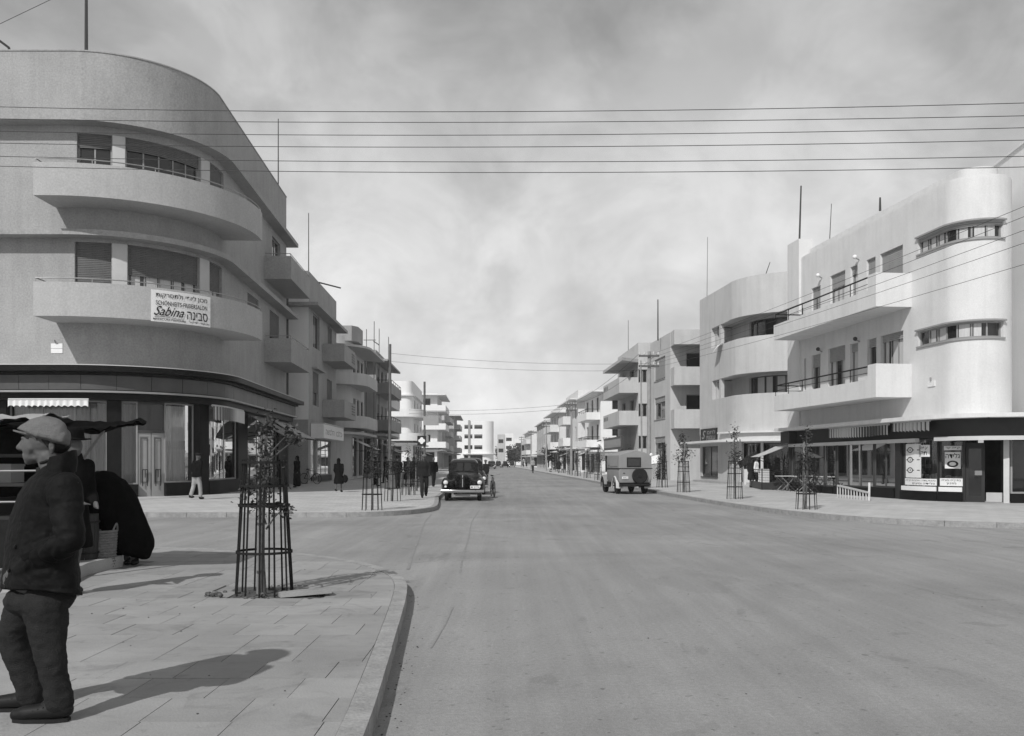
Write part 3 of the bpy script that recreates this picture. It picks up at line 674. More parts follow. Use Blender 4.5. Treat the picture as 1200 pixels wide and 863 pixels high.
q2a, q2b = q2(364), q2(388.6); sm = lambda u, v: (*L2P.at(q2a + (q2b - q2a) * u, .857), 3.1 + .8 * v)
mb = MB(); lettering(mb, 'הלבשה'[::-1], sm, .08, .5, .25, .75); lettering(mb, 'כלבו'[::-1], sm, .6, .92, .25, .75); mb.build('lettering', 'frame', sg)
MB().strip(L2P, q2a, q2b, 3.96, 4.02, .02, .9).build('sign_cap', 'trim', sg)
aerial(-13.3, 58.6, 13.3, 4.5, 'thin mast on the block behind the two boxy balconies'); 
o = MB().tube([(-12.9, 59.8, 13.5), (-12.2, 60.0, 13.35), (-11.5, 60.2, 13.2)], .05, 6).build('roof_spout', 'wire'); tag(o, 'rod sticking out sideways from the parapet of the block with boxy balconies', 'rod')
# --- a generic block of this street, built with its own storeys, balconies and windows
def block(name, label, side, xw, d0, d1, lev, ztop, m, depth=14, vp=.03, corner=0., proj=1.5, balc='street', nwin=2, nfront=2, bal_span=(.1, .9), rail=.35, bh=1.0, sh=.4, eave=.35, cat='building', shops=True, front_balc=None, group=None, wframe='frame_dark', fwin=1.3):
    sg_ = 1 if side == 'R' else -1; xf = xw - sg_ * vp * (d1 - d0) if side == 'R' else xw - vp * (d1 - d0)
    if side == 'L':
        pts = [(xw - depth, d0)] + ([(xw - corner, d0)] + arc(xw - corner, d0 + corner, corner, -90, 0, 8)[1:] if corner else [(xw, d0)]) + [(xf, d1), (xw - depth, d1), (xw - depth, d0)]
        P = Path(pts); f0, f1 = 0, P.c[1]; k = len(pts) - 3; s0 = P.c[k - 1]; s1 = P.c[k]
    else:
        pts = [(xf, d1)] + ([(xw, d0 + corner)] + arc(xw + corner, d0 + corner, corner, 180, 270, 8)[1:] if corner else [(xw, d0)]) + [(xw + depth, d0), (xw + depth, d1), (xf, d1)]
        P = Path(pts); s0, s1 = 0, P.c[1]; k = len(pts) - 4; f0 = P.c[k]; f1 = P.c[k + 1]
    t = thing(name, label, cat, (xw, d0, .13), 0, group); holes = []
    def row(a, b, n, z0, z1, w):
        for i in range(n): c_ = a + (b - a) * (i + .5) / n; holes.append((c_ - w / 2, c_ + w / 2, z0, z1))
    vis = min(f1 - f0, 7.)                                      # the stretch of the front that shows beyond its neighbour
    fa, fb = (f1 - vis, f1) if side == 'L' else (f0, f0 + vis)
    for z in lev:
        row(s0 + .3, s1 - .3, nwin, z + .35, z + 2.35, min(1.5, (s1 - s0) / nwin * .55)); row(fa + .3, fb - .3, nfront, z + .9, z + 2.2, min(fwin, vis / max(1, nfront) * .75))
    gz = lev[0] - .35; wall(t, P, 0, P.L, gz, ztop, holes, m)
    for h in holes: window(t, P, *h, 2, sh if rnd.random() < .6 else 0, fm=wframe, slats=False, sill=False, deep=.1)
    gh = []
    if shops:
        n = max(2, int((s1 - s0) / 4)); gh = [(s0 + .3 + (s1 - s0 - .6) * (i + .08) / n, s0 + .3 + (s1 - s0 - .6) * (i + .92) / n, .3, gz - .5) for i in range(n)] + [(fa + .5, fb - .5, .4, gz - .6)]
    wall(t, P, 0, P.L, .13, gz, gh, m, 'ground_wall', -.25, -.02)
    for h in gh: window(t, P, *h, 3, 0, fm='frame_dark', sill=False, deep=.15)
    if eave: ledge(t, P, min(fa, s0), max(fb, s1), lev[-1] + 2.75, lev[-1] + 2.92, eave, m, 'eave')
    roof(t, P, ztop - .3)
    for i, z in enumerate(lev):
        if balc:
            a = s0 + (s1 - s0) * bal_span[0]; b = s0 + (s1 - s0) * bal_span[1]
            if balc == 'wrap': (a, b) = (fa, s0 + (s1 - s0) * bal_span[1]) if side == 'L' else (s0 + (s1 - s0) * (1 - bal_span[1]), fb)
            balcony(t, P, a, b, z - .2, z + bh, proj, rail, m, rr=.03)
        if front_balc: u0, u1 = front_balc; balcony(t, P, fa + vis * u0, fa + vis * u1, z - .2, z + bh, 1.3, 0, m)
    ledge(t, P, min(fa, s0), max(fb, s1), gz - .35, gz - .15, 1.0, m, 'canopy')
    return t, P
block('apartment_block', 'grey block with rounded ring balconies beyond the boxy balconies', 'L', -13.0, 70.5, 80, (4.4, 7.8), 11.6, 'stucco_pale', corner=2.2, balc='wrap', bal_span=(0, .75), proj=1.4, rail=0, bh=.75, nwin=3, eave=1.6, vp=.02)
mbp = MB().prism([(-14.5, 71.5), (-12.8, 71.5), (-12.4, 72.2), (-12.4, 74.5), (-14.5, 75)], 11.2, 12.4); o = mbp.build('roof_hut', 'stucco_grey'); tag(o, 'small dim hut on the roof above the ring balconies', 'hut')
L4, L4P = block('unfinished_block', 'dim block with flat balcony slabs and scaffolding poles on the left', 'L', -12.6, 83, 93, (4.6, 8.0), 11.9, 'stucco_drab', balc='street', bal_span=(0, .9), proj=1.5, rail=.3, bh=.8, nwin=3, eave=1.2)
block('apartment_block', 'pale block with open slab balconies just past the scaffolding', 'L', -14.5, 97, 105, (4.3, 7.6), 12.3, 'stucco_white', balc='street', bal_span=(0, .95), proj=1.6, rail=.4, bh=.85, nwin=4, eave=.8, depth=16)
sc_ = thing('scaffolding', 'thin timber scaffolding rising beside the unfinished dim block', 'scaffolding', (-11.2, 82, .13))
for x, y, h in ((-13.3, 81.6, 13.6), (-12.6, 81.6, 14.3), (-12.5, 84, 14.0), (-11.4, 82.4, 13.0)): MB().tube([(x, y, .13), (x + .05, y, h)], .035, 5).build('pole', 'timber_pole', sc_)
for z in (8.6, 11.2, 12.6): MB().bar((-13.5, 81.55, z), (-12.4, 81.55, z), .06).build('crossbar', 'timber_pole', sc_); MB().bar((-12.6, 81.5, z - .1), (-12.5, 84.2, z - .1), .06).build('crossbar', 'timber_pole', sc_)
block('apartment_block', 'bright white block with a curved ring balcony facing the corner, on the left', 'L', -13.8, 124, 143, (4.6, 7.9), 12.7, 'stucco_bright', corner=1.0, balc='wrap', bal_span=(0, .6), proj=1.5, rail=0, bh=.85, nwin=3, nfront=3, eave=.4, depth=20)
block('apartment_block', 'white block with three stacked glazed loggias on the left', 'L', -13.6, 163, 180, (4.2, 7.5, 10.8), 13.9, 'stucco_bright', balc='wrap', bal_span=(0, .8), proj=1.6, rail=.0, bh=.9, nwin=4, nfront=2, eave=1.6, depth=16)
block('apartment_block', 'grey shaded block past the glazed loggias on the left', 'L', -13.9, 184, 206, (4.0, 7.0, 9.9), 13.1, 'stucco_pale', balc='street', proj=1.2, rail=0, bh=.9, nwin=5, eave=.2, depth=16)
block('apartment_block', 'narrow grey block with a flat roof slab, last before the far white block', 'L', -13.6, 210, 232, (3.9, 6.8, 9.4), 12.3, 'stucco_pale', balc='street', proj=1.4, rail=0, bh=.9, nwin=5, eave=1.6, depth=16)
block('apartment_block', 'far white block closing the street with long window bands and a stair slot', 'L', -6.0, 290, 312, (4.6, 8.1, 11.2), 14.6, 'stucco_bright', corner=3, balc=None, nwin=4, nfront=2, eave=0, depth=11.5, shops=True, fwin=2.6)
o = MB().box(-14.2, -13.5, 289.7, 290.3, .2, 14.9).build('stair_slot', 'frame'); tag(o, 'tall dark glazed stair strip on the far white block', 'stair window')

for i, (x, d, w, m) in enumerate(((-12.9, 73, 3.0, 'cloth_white'), (-12.5, 85, 3.4, 'canvas_pale'), (-14.3, 98.5, 4.0, 'cloth_white'), (-13.6, 128, 5, 'canvas_pale'))):
    canvas('awning', ['white shop awning under the ring balconies block', 'dull shop awning under the block with scaffolding', 'white shop awning under the pale block past the scaffolding', 'dull shop awning under the bright white block'][i], [(x, d, 3.3), (x, d + w, 3.3), (x + 1.9, d + w, 2.5), (x + 1.9, d, 2.5)], m, sag=.05)
# ================================================================== THE WHITE CORNER BUILDING ON THE RIGHT
P0 = Vector((13.6, 43.96)); dr = Vector((.114, -1)).normalized(); P1 = P0 + dr * 12.8; lf = Vector((dr.y * -1, dr.x)); ctr = P1 + lf * 1.15
a0 = math.degrees(math.atan2(-lf.y, -lf.x)) % 360
R1P = Path([tuple(P0), tuple(P1)] + arc(ctr.x, ctr.y, 1.15, a0, a0 + 160, 26)[1:] + [(22, 43.0), (15, 44.6), tuple(P0)])
R1 = thing('corner_building', 'white modernist corner block with cylinder corner and strip windows above dark cafe', 'building', (15, 36, .13))
r_ = lambda px, o=0.: R1P.px(px, o, 0, R1P.c[27] - .3); rC = R1P.c[1]; rE = R1P.c[27]
H = []
rowU = [(951, 961.5, 7.75, 9.55, .95), (973, 990.5, 7.75, 9.75, .3), (996.5, 1005, 7.5, 9.75, .15), (1015.5, 1026, 7.5, 9.75, .5), (1031.5, 1058, 7.9, 9.75, .72)]
rowL = [(951, 961.5, 4.5, 6.45, .3), (970.5, 990.5, 4.5, 6.55, .3), (996, 1005.5, 4.2, 6.5, .15), (1016.5, 1027, 4.2, 6.5, .15), (1032, 1058.5, 4.6, 6.5, .15)]
for k, (a, b, z0, z1, sh) in enumerate(rowU + rowL): H.append((r_(a), r_(b), z0, z1))
slit = (r_(942.3), r_(944.5), 4.3, 6.4); H.append(slit)
cyU = (r_(1075.5), r_(1176), 9.12, 9.70); cyL = (r_(1075.5), r_(1176), 5.75, 6.30); H += [cyU, cyL]
wall(R1, R1P, 0, R1P.L, 3.1, 11.2, H, 'stucco_white')
for (a, b, z0, z1), q in zip(H[:10], rowU + rowL): window(R1, R1P, a, b, z0, z1, 3 if b - a > 1.2 else (2 if b - a > .9 else 1), q[4], curtains=True, fm='frame', sm='shutter_pale', deep=.13, rows=1)
window(R1, R1P, *slit, 1, 0, fm='frame_dark', sill=False)
for w in (cyU, cyL): window(R1, R1P, *w, 7, .28 if w is cyU else 0, curtains=True, fm='frame', sm='shutter_pale', deep=.1)
for w in (cyU, cyL): ledge(R1, R1P, w[0] - .05, w[1] + .05, w[3] + .003, w[3] + .06, .1, 'frame', 'window_hood')
MB().strip(R1P, r_(939), rE, 11.2, 11.27, -.3, -.03).build('coping', 'stucco_white', R1)
MB().strip(R1P, r_(939), rE, 11.27, 11.65, -.75, -.42).build('upper_parapet', 'stucco_white', R1)
MB().strip(R1P, .03, r_(938.6), 3.2, 12.15, -.6, .1).build('end_pier', 'stucco_white', R1)
roof(R1, R1P, 11.0)
bo = R1P.px(905.5, 1.4, 0, rC + 1) if False else .9
bn0 = r_(1068.3)
for zb_, zt_ in ((7.28, 8.53), (3.93, 5.17)):
    far = R1P.px(1068.3, 0, 0) - 9.35
    mb = MB(); mb.strip(R1P, far, bn0 - .12, zb_ + .004, zb_ + .14, 0, 1.28); mb.strip(R1P, far, bn0, zb_, zb_ + .7, 1.28, 1.4); mb.strip(R1P, bn0 - .12, bn0, zb_, zt_, 0, 1.278)
    mb.strip(R1P, far, far + .12, zb_, zb_ + .7, 0, 1.28); mb.strip(R1P, bn0 - .6, bn0 + .0, zb_ + .7, zt_, 1.28, 1.4)
    o = mb.build('balcony', 'stucco_white', R1); rl = MB(); zr_ = zt_ - .05
    q0, q1 = R1P.at(far + .1, 0), R1P.at(far + .1, 1.34); rl.tube([(q0.x, q0.y, zr_), (q1.x, q1.y, zr_), (*R1P.at(bn0 - .6, 1.34), zr_)], .03, 6)
    for k in range(7): q = R1P.at(far + .1 + (bn0 - .7 - far) * k / 6, 1.34); rl.tube([(q.x, q.y, zb_ + .68), (q.x, q.y, zr_)], .018, 5)
    mid = zb_ + .95; rl.tube([(q0.x, q0.y, mid), (q1.x, q1.y, mid), (*R1P.at(bn0 - .6, 1.34), mid)], .012, 5)
    rl.build('railing', 'metal', o)
for px, py in ((963.5, 323.5), (1007, 302), (963.5, 410), (1007.5, 398)):
    s = r_(px); z = R1P.z(s, py); p = R1P.at(s, 0); q = R1P.at(s, .2)
    o = MB().tube([(p.x, p.y, z - .1), (q.x, q.y, z)], .025, 6).build('wall_lamp', 'galv', R1); MB().ell((q.x, q.y, z + .02), (.09, .09, .09)).build('lamp_globe', 'sign_white' if py < 330 else 'frame_dark', o)
o = thing('name_plate', 'small plate with a bracket low on the white wall above the cafe corner', 'plate', (*R1P.at(r_(1092), 0), 4.3))
s = r_(1092); MB().strip(R1P, s - .22, s + .22, 4.22, 4.42, .004, .03).build('plate', 'sign_white', o); q = R1P.at(s, .05); MB().tube([(q.x, q.y, 4.43), (q.x, q.y, 4.55)], .03).build('bracket', 'galv', o)
o = MB().tube([(*R1P.at(r_(945.5), .2), 7.5), (*R1P.at(r_(945.5), .2), 8.75)], .03, 5).build('vent_pipe', 'frame_dark'); tag(o, 'short dark vent pipe on the far end of the upper right balcony', 'pipe')
tw = Path([(18.75, 35.5), (18.0, 28.6), (27, 28.0), (27, 35.5), (18.75, 35.5)])
TW = thing('white_house', 'taller white house cut off by the right edge of the picture', 'building', (18.5, 31, .13)); wall(TW, tw, 0, tw.L, 3.1, 12.95, [], 'stucco_bright'); roof(TW, tw, 12.7)
MB().strip(tw, 0, tw.L, 12.95, 13.02, -.3, .06).build('coping', 'stucco_bright', TW)
# --- its cafe floor: canopy, dark fascia, shop windows on an outline set back from the upper walls
SH = Path([tuple(P0), tuple(P0 + dr * 8.6), tuple(P0 + dr * 10.9), (14.98, 32.5), (15.85, 31.35), (17.2, 30.6), (19.6, 30.6), (30, 30.6)]); s1_ = lambda px, o=0.: SH.px(px, o, 0, SH.L - 4)
CP = Path([tuple(P0 + dr * -.1), tuple(P1 + dr * -1.6)] + [(15.05, 31.9), (15.4, 30.8), (16.05, 30.2), (17.0, 29.95), (30, 29.95)])
MB().strip(CP, 0, CP.L - .1, 3.02, 3.16, -2.2, .75).build('canopy', 'stucco_white', R1)
MB().strip(CP, 0, CP.L - .1, 2.40, 3.015, -2.0, .05).build('fascia', 'dark_wood', R1)
MB().strip(CP, 0, 1.0, 2.42, 3.0, .052, .4).build('fascia_block', 'dark_wood', R1)
st = MB()
rb = thing('roller_box', 'two pale horizontal roller blind boxes above the cafe windows', 'roller box', (14.5, 37, 2.3))
MB().strip(CP, .4, CP.px(1075, .1, 0), 2.25, 2.39, .02, .2).build('box', 'trim', rb); MB().strip(CP, CP.px(1098, .1, 0), CP.L - 8, 2.27, 2.41, .06, .24).build('box', 'trim', rb)
SHZ = 2.38
def shop(a, b, n, back, plinth=.35, cur=None, pm_='dark_stone', fm='frame_dark', deep=.06): return shopfront(R1, SH, s1_(a), s1_(b), .13, SHZ, n, back, plinth, cur, deep, fm, pm_)
shop(926, 964, 2, -.8, cur='drape_light', plinth=.3); shop(966, 978, 1, -.6, cur='drape', plinth=.3); shop(979, 1022, 3, -2.2); shop(1023, 1050, 2, -2.2, plinth=.4)
shop(1057, 1099, 1, -1.6, plinth=.3); shop(1100, 1129, 1, -1.6, plinth=.3)
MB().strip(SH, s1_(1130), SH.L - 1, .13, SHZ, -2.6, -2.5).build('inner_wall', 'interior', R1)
for a, b, z0, z1, nm, m in ((1050.5, 1056.5, .13, SHZ, 'pier', 'dark_wood'), (1099, 1100, .13, SHZ, 'pier', 'dark_wood'), (1176, 1183, .13, SHZ, 'pilaster', 'trim'), (925, 926, .13, SHZ, 'pier', 'dark_wood'), (1129, 1131, .13, SHZ, 'pier', 'dark_wood')):
    MB().strip(SH, s1_(a), s1_(b), z0, z1, -.35, .06 if nm == 'pier' else .3).build(nm, m, R1)
dd = MB().strip(SH, s1_(1131.3), s1_(1154), .13, .35, -.16, -.08).strip(SH, s1_(1131.3), s1_(1154), 2.0, 2.2, -.16, -.08).strip(SH, s1_(1131.3), s1_(1135), .35, 2.0, -.16, -.08).strip(SH, s1_(1150), s1_(1154), .35, 2.0, -.16, -.08).build('door', 'dark_wood', R1)
MB().strip(SH, s1_(1135), s1_(1150), .35, 2.0, -.125, -.115).build('pane', 'glass', dd); q = SH.at(s1_(1147), .0); MB().bar((q.x - .14, q.y, 1.15), (q.x + .1, q.y, 1.15), .05, .16).build('handle', 'galv', dd)
MB().strip(SH, s1_(1155), s1_(1175), .13, .45, -.9, -.8).build('counter_front', 'trim', R1)
shopfront(R1, SH, s1_(1184), SH.L - 6.2, .13, SHZ, 2, -1.2, .32, None, .06, 'frame', 'dark_stone')
for a, b in ((1058, 1098), (1101, 1128)): MB().strip(SH, s1_(a), s1_(b), .48, .64, .01, .07).build('sill_board', 'sign_white', R1)
# advertising inside the two cafe windows
def poster(name, label, cat, P, a, b, z0, z1, o, m, lines, extra=None):
    t = thing(name, label, cat, (*P.at((a + b) / 2, o), z0)); MB().strip(P, a, b, z0, z1, o, o + .01).build('sheet', m, t)
    fm = lambda u, v: (*P.at(a + (b - a) * u, o + .016), z0 + (z1 - z0) * v); mb = MB()
    for txt, u0, u1, v0, v1 in lines: lettering(mb, txt, fm, u0, u1, v0, v1)
    if mb.v: mb.build('lettering', 'sign_black', t)
    if extra:
        mb = MB(); extra(mb, fm); mb.build('emblem', 'sign_black', t)
    return t
def ring(mb, fm, cu, cv, ru, rv, k=.72, n=24):
    v = [fm(cu + ru * f * math.cos(6.2832 * i / n), cv + rv * f * math.sin(6.2832 * i / n)) for f in (1, k) for i in range(n)]; mb.add(v, [(i, (i + 1) % n, n + (i + 1) % n, n + i) for i in range(n)])
def three(mb, fm):
    for cv in (.82, .53, .22): ring(mb, fm, .32, cv, .2, .085); mb.add([fm(.05, cv - .012), fm(.13, cv - .012), fm(.13, cv + .012), fm(.05, cv + .012)], [(0, 1, 2, 3)]); mb.add([fm(.51, cv - .012), fm(.95, cv - .012), fm(.95, cv + .012), fm(.51, cv + .012)], [(0, 1, 2, 3)])
poster('poster', 'tall pale poster with three round emblems in the left cafe window', 'poster', SH, s1_(1059.5), s1_(1077), .95, 2.2, -.08, 'sign_white', [('א', .27, .37, .79, .85), ('ב', .27, .37, .5, .56), ('ג', .27, .37, .19, .25)], three)
poster('window_sign', 'rounded white sign hanging beside the tall poster in the cafe window', 'sign', SH, s1_(1075), s1_(1088), 1.72, 2.15, -.08, 'sign_white', [('קפה'[::-1], .15, .85, .55, .85), ('תה'[::-1], .2, .8, .15, .45)])
poster('window_sign', 'white sign with a dark oval in the cafe window next to the door', 'sign', SH, s1_(1106), s1_(1125), 1.3, 1.88, -.08, 'sign_white', [('גלידה'[::-1], .05, .95, .62, .95)], lambda mb, fm: (ring(mb, fm, .5, .28, .36, .2, .6), None))
poster('window_sign', 'narrow pale pennant strip above the dark oval sign in the cafe window', 'sign', SH, s1_(1105), s1_(1126), 1.95, 2.1, -.08, 'sign_white', [('קפה קר'[::-1], .1, .9, .25, .75)])
poster('window_sign', 'long white lettered board along the foot of the left cafe window', 'sign', SH, s1_(1060), s1_(1097.5), .68, .92, -.03, 'sign_white', [('מסעדה חלבית קפה'[::-1], .03, .97, .55, .85), ('גלידה ומיצים'[::-1], .3, .95, .15, .45)])
poster('window_sign', 'short white lettered board along the foot of the cafe window next to the door', 'sign', SH, s1_(1101), s1_(1128), .68, .95, -.03, 'sign_white', [('בית קפה ומאפה'[::-1], .08, .92, .55, .85), ('מזנון'[::-1], .3, .72, .15, .45)])
gd = MB()
for k in range(40):
    q = SH.at(rnd.uniform(s1_(980), s1_(1048)), rnd.uniform(-1.9, -.5)); z = rnd.choice((.5, .9, 1.3, 1.7)); w = rnd.uniform(.08, .3); gd.box(q.x - w / 2, q.x + w / 2, q.y - w / 2, q.y + w / 2, z, z + rnd.uniform(.1, .35))
for k in range(26):
    q = SH.at(rnd.uniform(s1_(1062), s1_(1126)), rnd.uniform(-.9, -.3)); w = rnd.uniform(.08, .22); gd.box(q.x - w / 2, q.x + w / 2, q.y - w / 2, q.y + w / 2, .9, .9 + rnd.uniform(.05, .22))
tag(gd.build('goods', 'goods', R1), kind='stuff')
valance(CP, CP.px(976, .1, 0), CP.px(1046, .1, 0), 2.52, 2.95, .3, 'long striped scalloped awning edge over the middle cafe windows', 9, 'trim', 'frame_dark', group=None)
valance(CP, CP.px(1051, .1, 0), CP.px(1094, .1, 0), 2.62, 2.98, .3, 'short striped scalloped awning edge nearest the rounded cafe corner', 9, 'trim', 'frame_dark')
aerial(13.9, 43.4, 11.5, 3.4, 'tall leaning aerial mast at the far end of the white corner block', (.03, 0), .05); aerial(14.6, 41.2, 11.6, 1.8, 'short thin aerial right of the tall leaning mast', (.05, 0), .02)
aerial(15.2, 37.0, 11.9, .55, 'stub of a pipe on the parapet above the rolled windows', (0, 0), .05)
# ================================================================== SECOND CURVED BLOCK ON THE RIGHT
R2 = thing('curved_block', 'pale block with two recessed loggias on a curved front and shop canopy', 'building', (13.6, 58, .13))
R2P = Path([(13.41, 64), (14.0, 58.2)] + arc(18.0, 58.0, 4.0, 183, 270, 18)[1:] + [(30, 54), (30, 64), (13.41, 64)]); t_ = lambda px, o=0.: R2P.px(px, o, 0, R2P.c[20])
lo1 = (t_(833.5), R2P.c[19] + 3, 9.3, 10.65); lo2 = (t_(834.5), R2P.c[19] + 3, 5.75, 7.05)
wall(R2, R2P, 0, R2P.L, 3.4, 13.05, [lo1, lo2], 'stucco_pale')
R2I = Path([tuple(R2P.p[i] + R2P.n[i] * -1.3) for i in range(0, 21)]); u_ = lambda px: R2I.px(px, 0, 0, R2I.L)
for z0, z1 in ((9.3, 10.65), (5.75, 7.05)):
    hs = [(u_(849), u_(857), z0 - .9, z1 - .25), (u_(878), u_(925), z0 - .5, z1 - .12)]
    wall(R2, R2I, 0, R2I.L, z0 - 1.0, z1 + .1, hs, 'stucco_pale', 'loggia_wall'); window(R2, R2I, *hs[0], 1, 0, fm='frame_dark', sill=False); window(R2, R2I, *hs[1], 4, 0, curtains=z0 < 7, fm='frame_dark', sill=False)
    MB().strip(R2P, .4, R2P.c[20], z0 - 1.0, z0 - .85, -1.3, -.25).strip(R2P, .4, R2P.c[20], z1 + .06, z1 + .16, -1.9, -.25).build('loggia_slab', 'stucco_pale', R2)
    MB().strip(R2P, t_(833.5), t_(834.5) + .25, z0 - .8, z1, -1.3, -.25).build('loggia_cheek', 'stucco_pale', R2)
    a = t_(842.5); MB().strip(R2P, a, a + .35, z0, z1, -.25, -.02).build('loggia_post', 'stucco_pale', R2)
roof(R2, R2P, 12.7)
CP2 = Path([(13.2, 66), (13.41, 64), (13.95, 58.6)] + arc(17.9, 58.3, 3.95, 184, 270, 12)[1:] + [(22, 54.3)])
MB().strip(CP2, 1.2, CP2.L, 2.78, 2.92, -1.5, 1.2).build('canopy', 'stucco_white', R2); MB().strip(CP2, CP2.px(842, .5, 0), CP2.L, 2.925, 3.32, -1.0, .55).build('fascia', 'trim', R2); MB().strip(CP2, CP2.px(842, .7, 0), CP2.L, 3.32, 3.42, -1.0, .8).build('fascia_cap', 'stucco_white', R2)
wall(R2, R2P, 0, R2P.L, .13, 3.4, [(t_(822), t_(841), .5, 2.6), (t_(868), R2P.c[19] + 2.5, .13, 2.7)], 'stucco_pale', 'ground_wall', -.25, -.02)
window(R2, R2P, t_(822), t_(841), .5, 2.6, 2, 0, fm='frame_dark', deep=.12); shopfront(R2, R2P, t_(868), R2P.c[19] + 2.5, .13, 2.7, 5, -2.2, .1, None, .4, 'frame_dark')
MB().strip(R2P, .6, R2P.c[19], .13, .26, .0, .7).build('shop_step', 'slab', R2)
for k in range(2): q = CP2.at(CP2.px((868, 893)[k], .2, 0), .2); MB().tube([(q.x, q.y, .13), (q.x, q.y, 2.79)], .09, 8).build('column', 'trim', R2)
sg = thing('shop_sign', 'dark square signboard with pale script on the curved pale block', 'sign', (*R2P.at(t_(832), .1), 3.0))
a, b = t_(822.5), t_(841); MB().strip(R2P, a, b, 2.95, 3.82, .01, .1).build('board', 'sign_black', sg); fm = lambda u, v: (*R2P.at(a + (b - a) * u, .115), 2.95 + .87 * v)
mb = MB(); lettering(mb, 'לחם'[::-1], fm, .45, .95, .55, .85); lettering(mb, 'עוגות'[::-1], fm, .4, .95, .1, .42); lettering(mb, 'S', fm, .1, .35, .2, .85, .4); mb.build('lettering', 'sign_grey', sg)
o = MB().add([(*R2P.at(t_(842), .05), 9.35), (*R2P.at(t_(848), .05), 9.4), (*R2P.at(t_(848), .5), 9.0), (*R2P.at(t_(842), .5), 8.7)], [(0, 1, 2, 3)]).build('towel', 'cloth_white'); tag(o, 'white cloth hung over the upper loggia edge to dry', 'cloth')
aerial(13.6, 62.5, 12.8, 4.4, 'slender aerial wire mast above the left end of the curved pale block', (.01, 0), .02); aerial(15.6, 55.5, 12.8, 1.1, 'slanting rod on the curved parapet', (.35, 0), .03)
# ================================================================== THIRD BLOCK: FLAT WALL AND RECESSED CORNER BALCONIES
R3 = thing('apartment_block', 'grey white block whose corner balconies hold deep diagonal shadows', 'building', (11.8, 69, .13))
R3P = Path([(11.45, 74.2), (11.95, 67.6), (26, 67.6), (26, 74.2), (11.45, 74.2)]); v_ = lambda px: R3P.px(px, 0, 0, R3P.c[1])
hs = [(v_(767), v_(779.5), z, z + h) for z, h in ((8.0, 1.75), (4.9, 1.75), (1.9, 1.6))]; bk = [(R3P.c[1] + 1.2, R3P.c[1] + 2.6, z, z + 2.2) for z in (7.55, 4.4)]
wall(R3, R3P, 0, R3P.L, .13, 11.3, hs + bk, 'stucco_pale')
for k, h in enumerate(hs): window(R3, R3P, *h, 2, (.95, .25, .3)[k], sm='shutter_pale', fm='frame', deep=.12)
for h in bk: window(R3, R3P, *h, 1, 0)
roof(R3, R3P, 11.1); a, b = R3P.c[1] + .02, R3P.c[1] + 7
for z0, zt in ((7.2, 8.55), (4.0, 5.4)): balcony(R3, R3P, a, b, z0, zt, 1.5, 0, 'stucco_pale', slab=.2)
MB().strip(R3P, a, b, 10.2, 11.29, 0, 1.5).build('eave', 'stucco_pale', R3)
# fourth: bay with projecting street balconies
R4 = thing('apartment_block', 'block with street balconies and corner windows behind the utility pole', 'building', (10.6, 76, .13))
R4P = Path([(10.15, 86), (10.57, 75), (24, 75), (24, 86), (10.15, 86)]); w_ = lambda px: R4P.px(px, 0, 0, R4P.c[1]); fx = lambda px: R4P.c[1] + (px - HX) / F * 75 - 10.57
hs = [(fx(748.3), fx(758.5), z, z + 1.1) for z in (8.15, 5.3, 2.6)] + [(w_(729), w_(733), z, z + 2) for z in (7.5, 4.9)] + [(w_(738), w_(743), z, z + 2) for z in (7.5, 4.9)]
wall(R4, R4P, 0, R4P.L, .13, 11.5, hs, 'stucco_pale')
for h in hs: window(R4, R4P, *h, 2, 0, fm='frame', sill=False)
roof(R4, R4P, 11.3)
for z0, zt in ((7.3, 8.6), (4.6, 5.8)):
    o = balcony(R4, R4P, 1.5, R4P.c[1] - .05, z0, zt, 1.6, 0, 'stucco_pale')
    for k in range(3): MB().strip(R4P, 2.0 + k * .9, 2.5 + k * .9, zt - .55, zt - .2, 1.602, 1.61).build('balcony_slot', 'frame_dark', o)
ledge(R4, R4P, 1.2, R4P.c[1], 9.85, 10.1, 1.6, 'stucco_pale', 'eave')
o = MB().strip(R4P, w_(724) , R4P.c[1] - .6, 2.6, 3.7, 1.2, 1.35); sg = thing('shop_sign', 'framed dark showcase board under the balconies beside the van roof', 'sign', (9.2, 80, 2.6)); o.build('board', 'frame_dark', sg)
MB().strip(R4P, w_(724) + .3, R4P.c[1] - .9, 2.8, 3.5, 1.352, 1.37).build('panel', 'sign_grey', sg)
ledge(R4, R4P, 1, R4P.c[1], 2.1, 2.3, 1.4, 'stucco_pale', 'canopy'); MB().strip(R4P, 1.5, R4P.c[1] - .8, .4, 2.0, .004, .04).build('shop_window', 'glass', R4)
block('apartment_block', 'white block with wide white balconies left of the corner windows block', 'R', 9.6, 97, 110, (3.3, 6.3), 9.3, 'stucco_bright', balc='street', proj=1.5, rail=.35, bh=.6, nwin=3, nfront=2, eave=1.0, vp=.05, sh=.2, bal_span=(.35, .97))
sg = thing('shop_sign', 'white hanging signboard with capital letters above the shops behind the van', 'sign', (10.2, 94, 4.0)); MB().box(9.35, 10.95, 93.95, 94.05, 3.55, 4.25).build('board', 'sign_white', sg)
mb = MB(); lettering(mb, 'TIP TOP', lambda u, v: (9.35 + 1.6 * u, 93.93, 3.55 + .7 * v), .1, .9, .28, .72); mb.build('lettering', 'sign_black', sg); MB().box(9.2, 9.35, 93.9, 97, 3.7, 3.8).build('bracket', 'metal', sg)
block('apartment_block', 'white block with dark underside balconies beyond the hanging signboard', 'R', 8.7, 118, 134, (3.9, 6.9), 11.0, 'stucco_white', balc='street', proj=1.3, rail=0, bh=.95, bal_span=(.1, .55), nwin=3, nfront=2, eave=1.2, vp=.04, front_balc=(.05, .95))
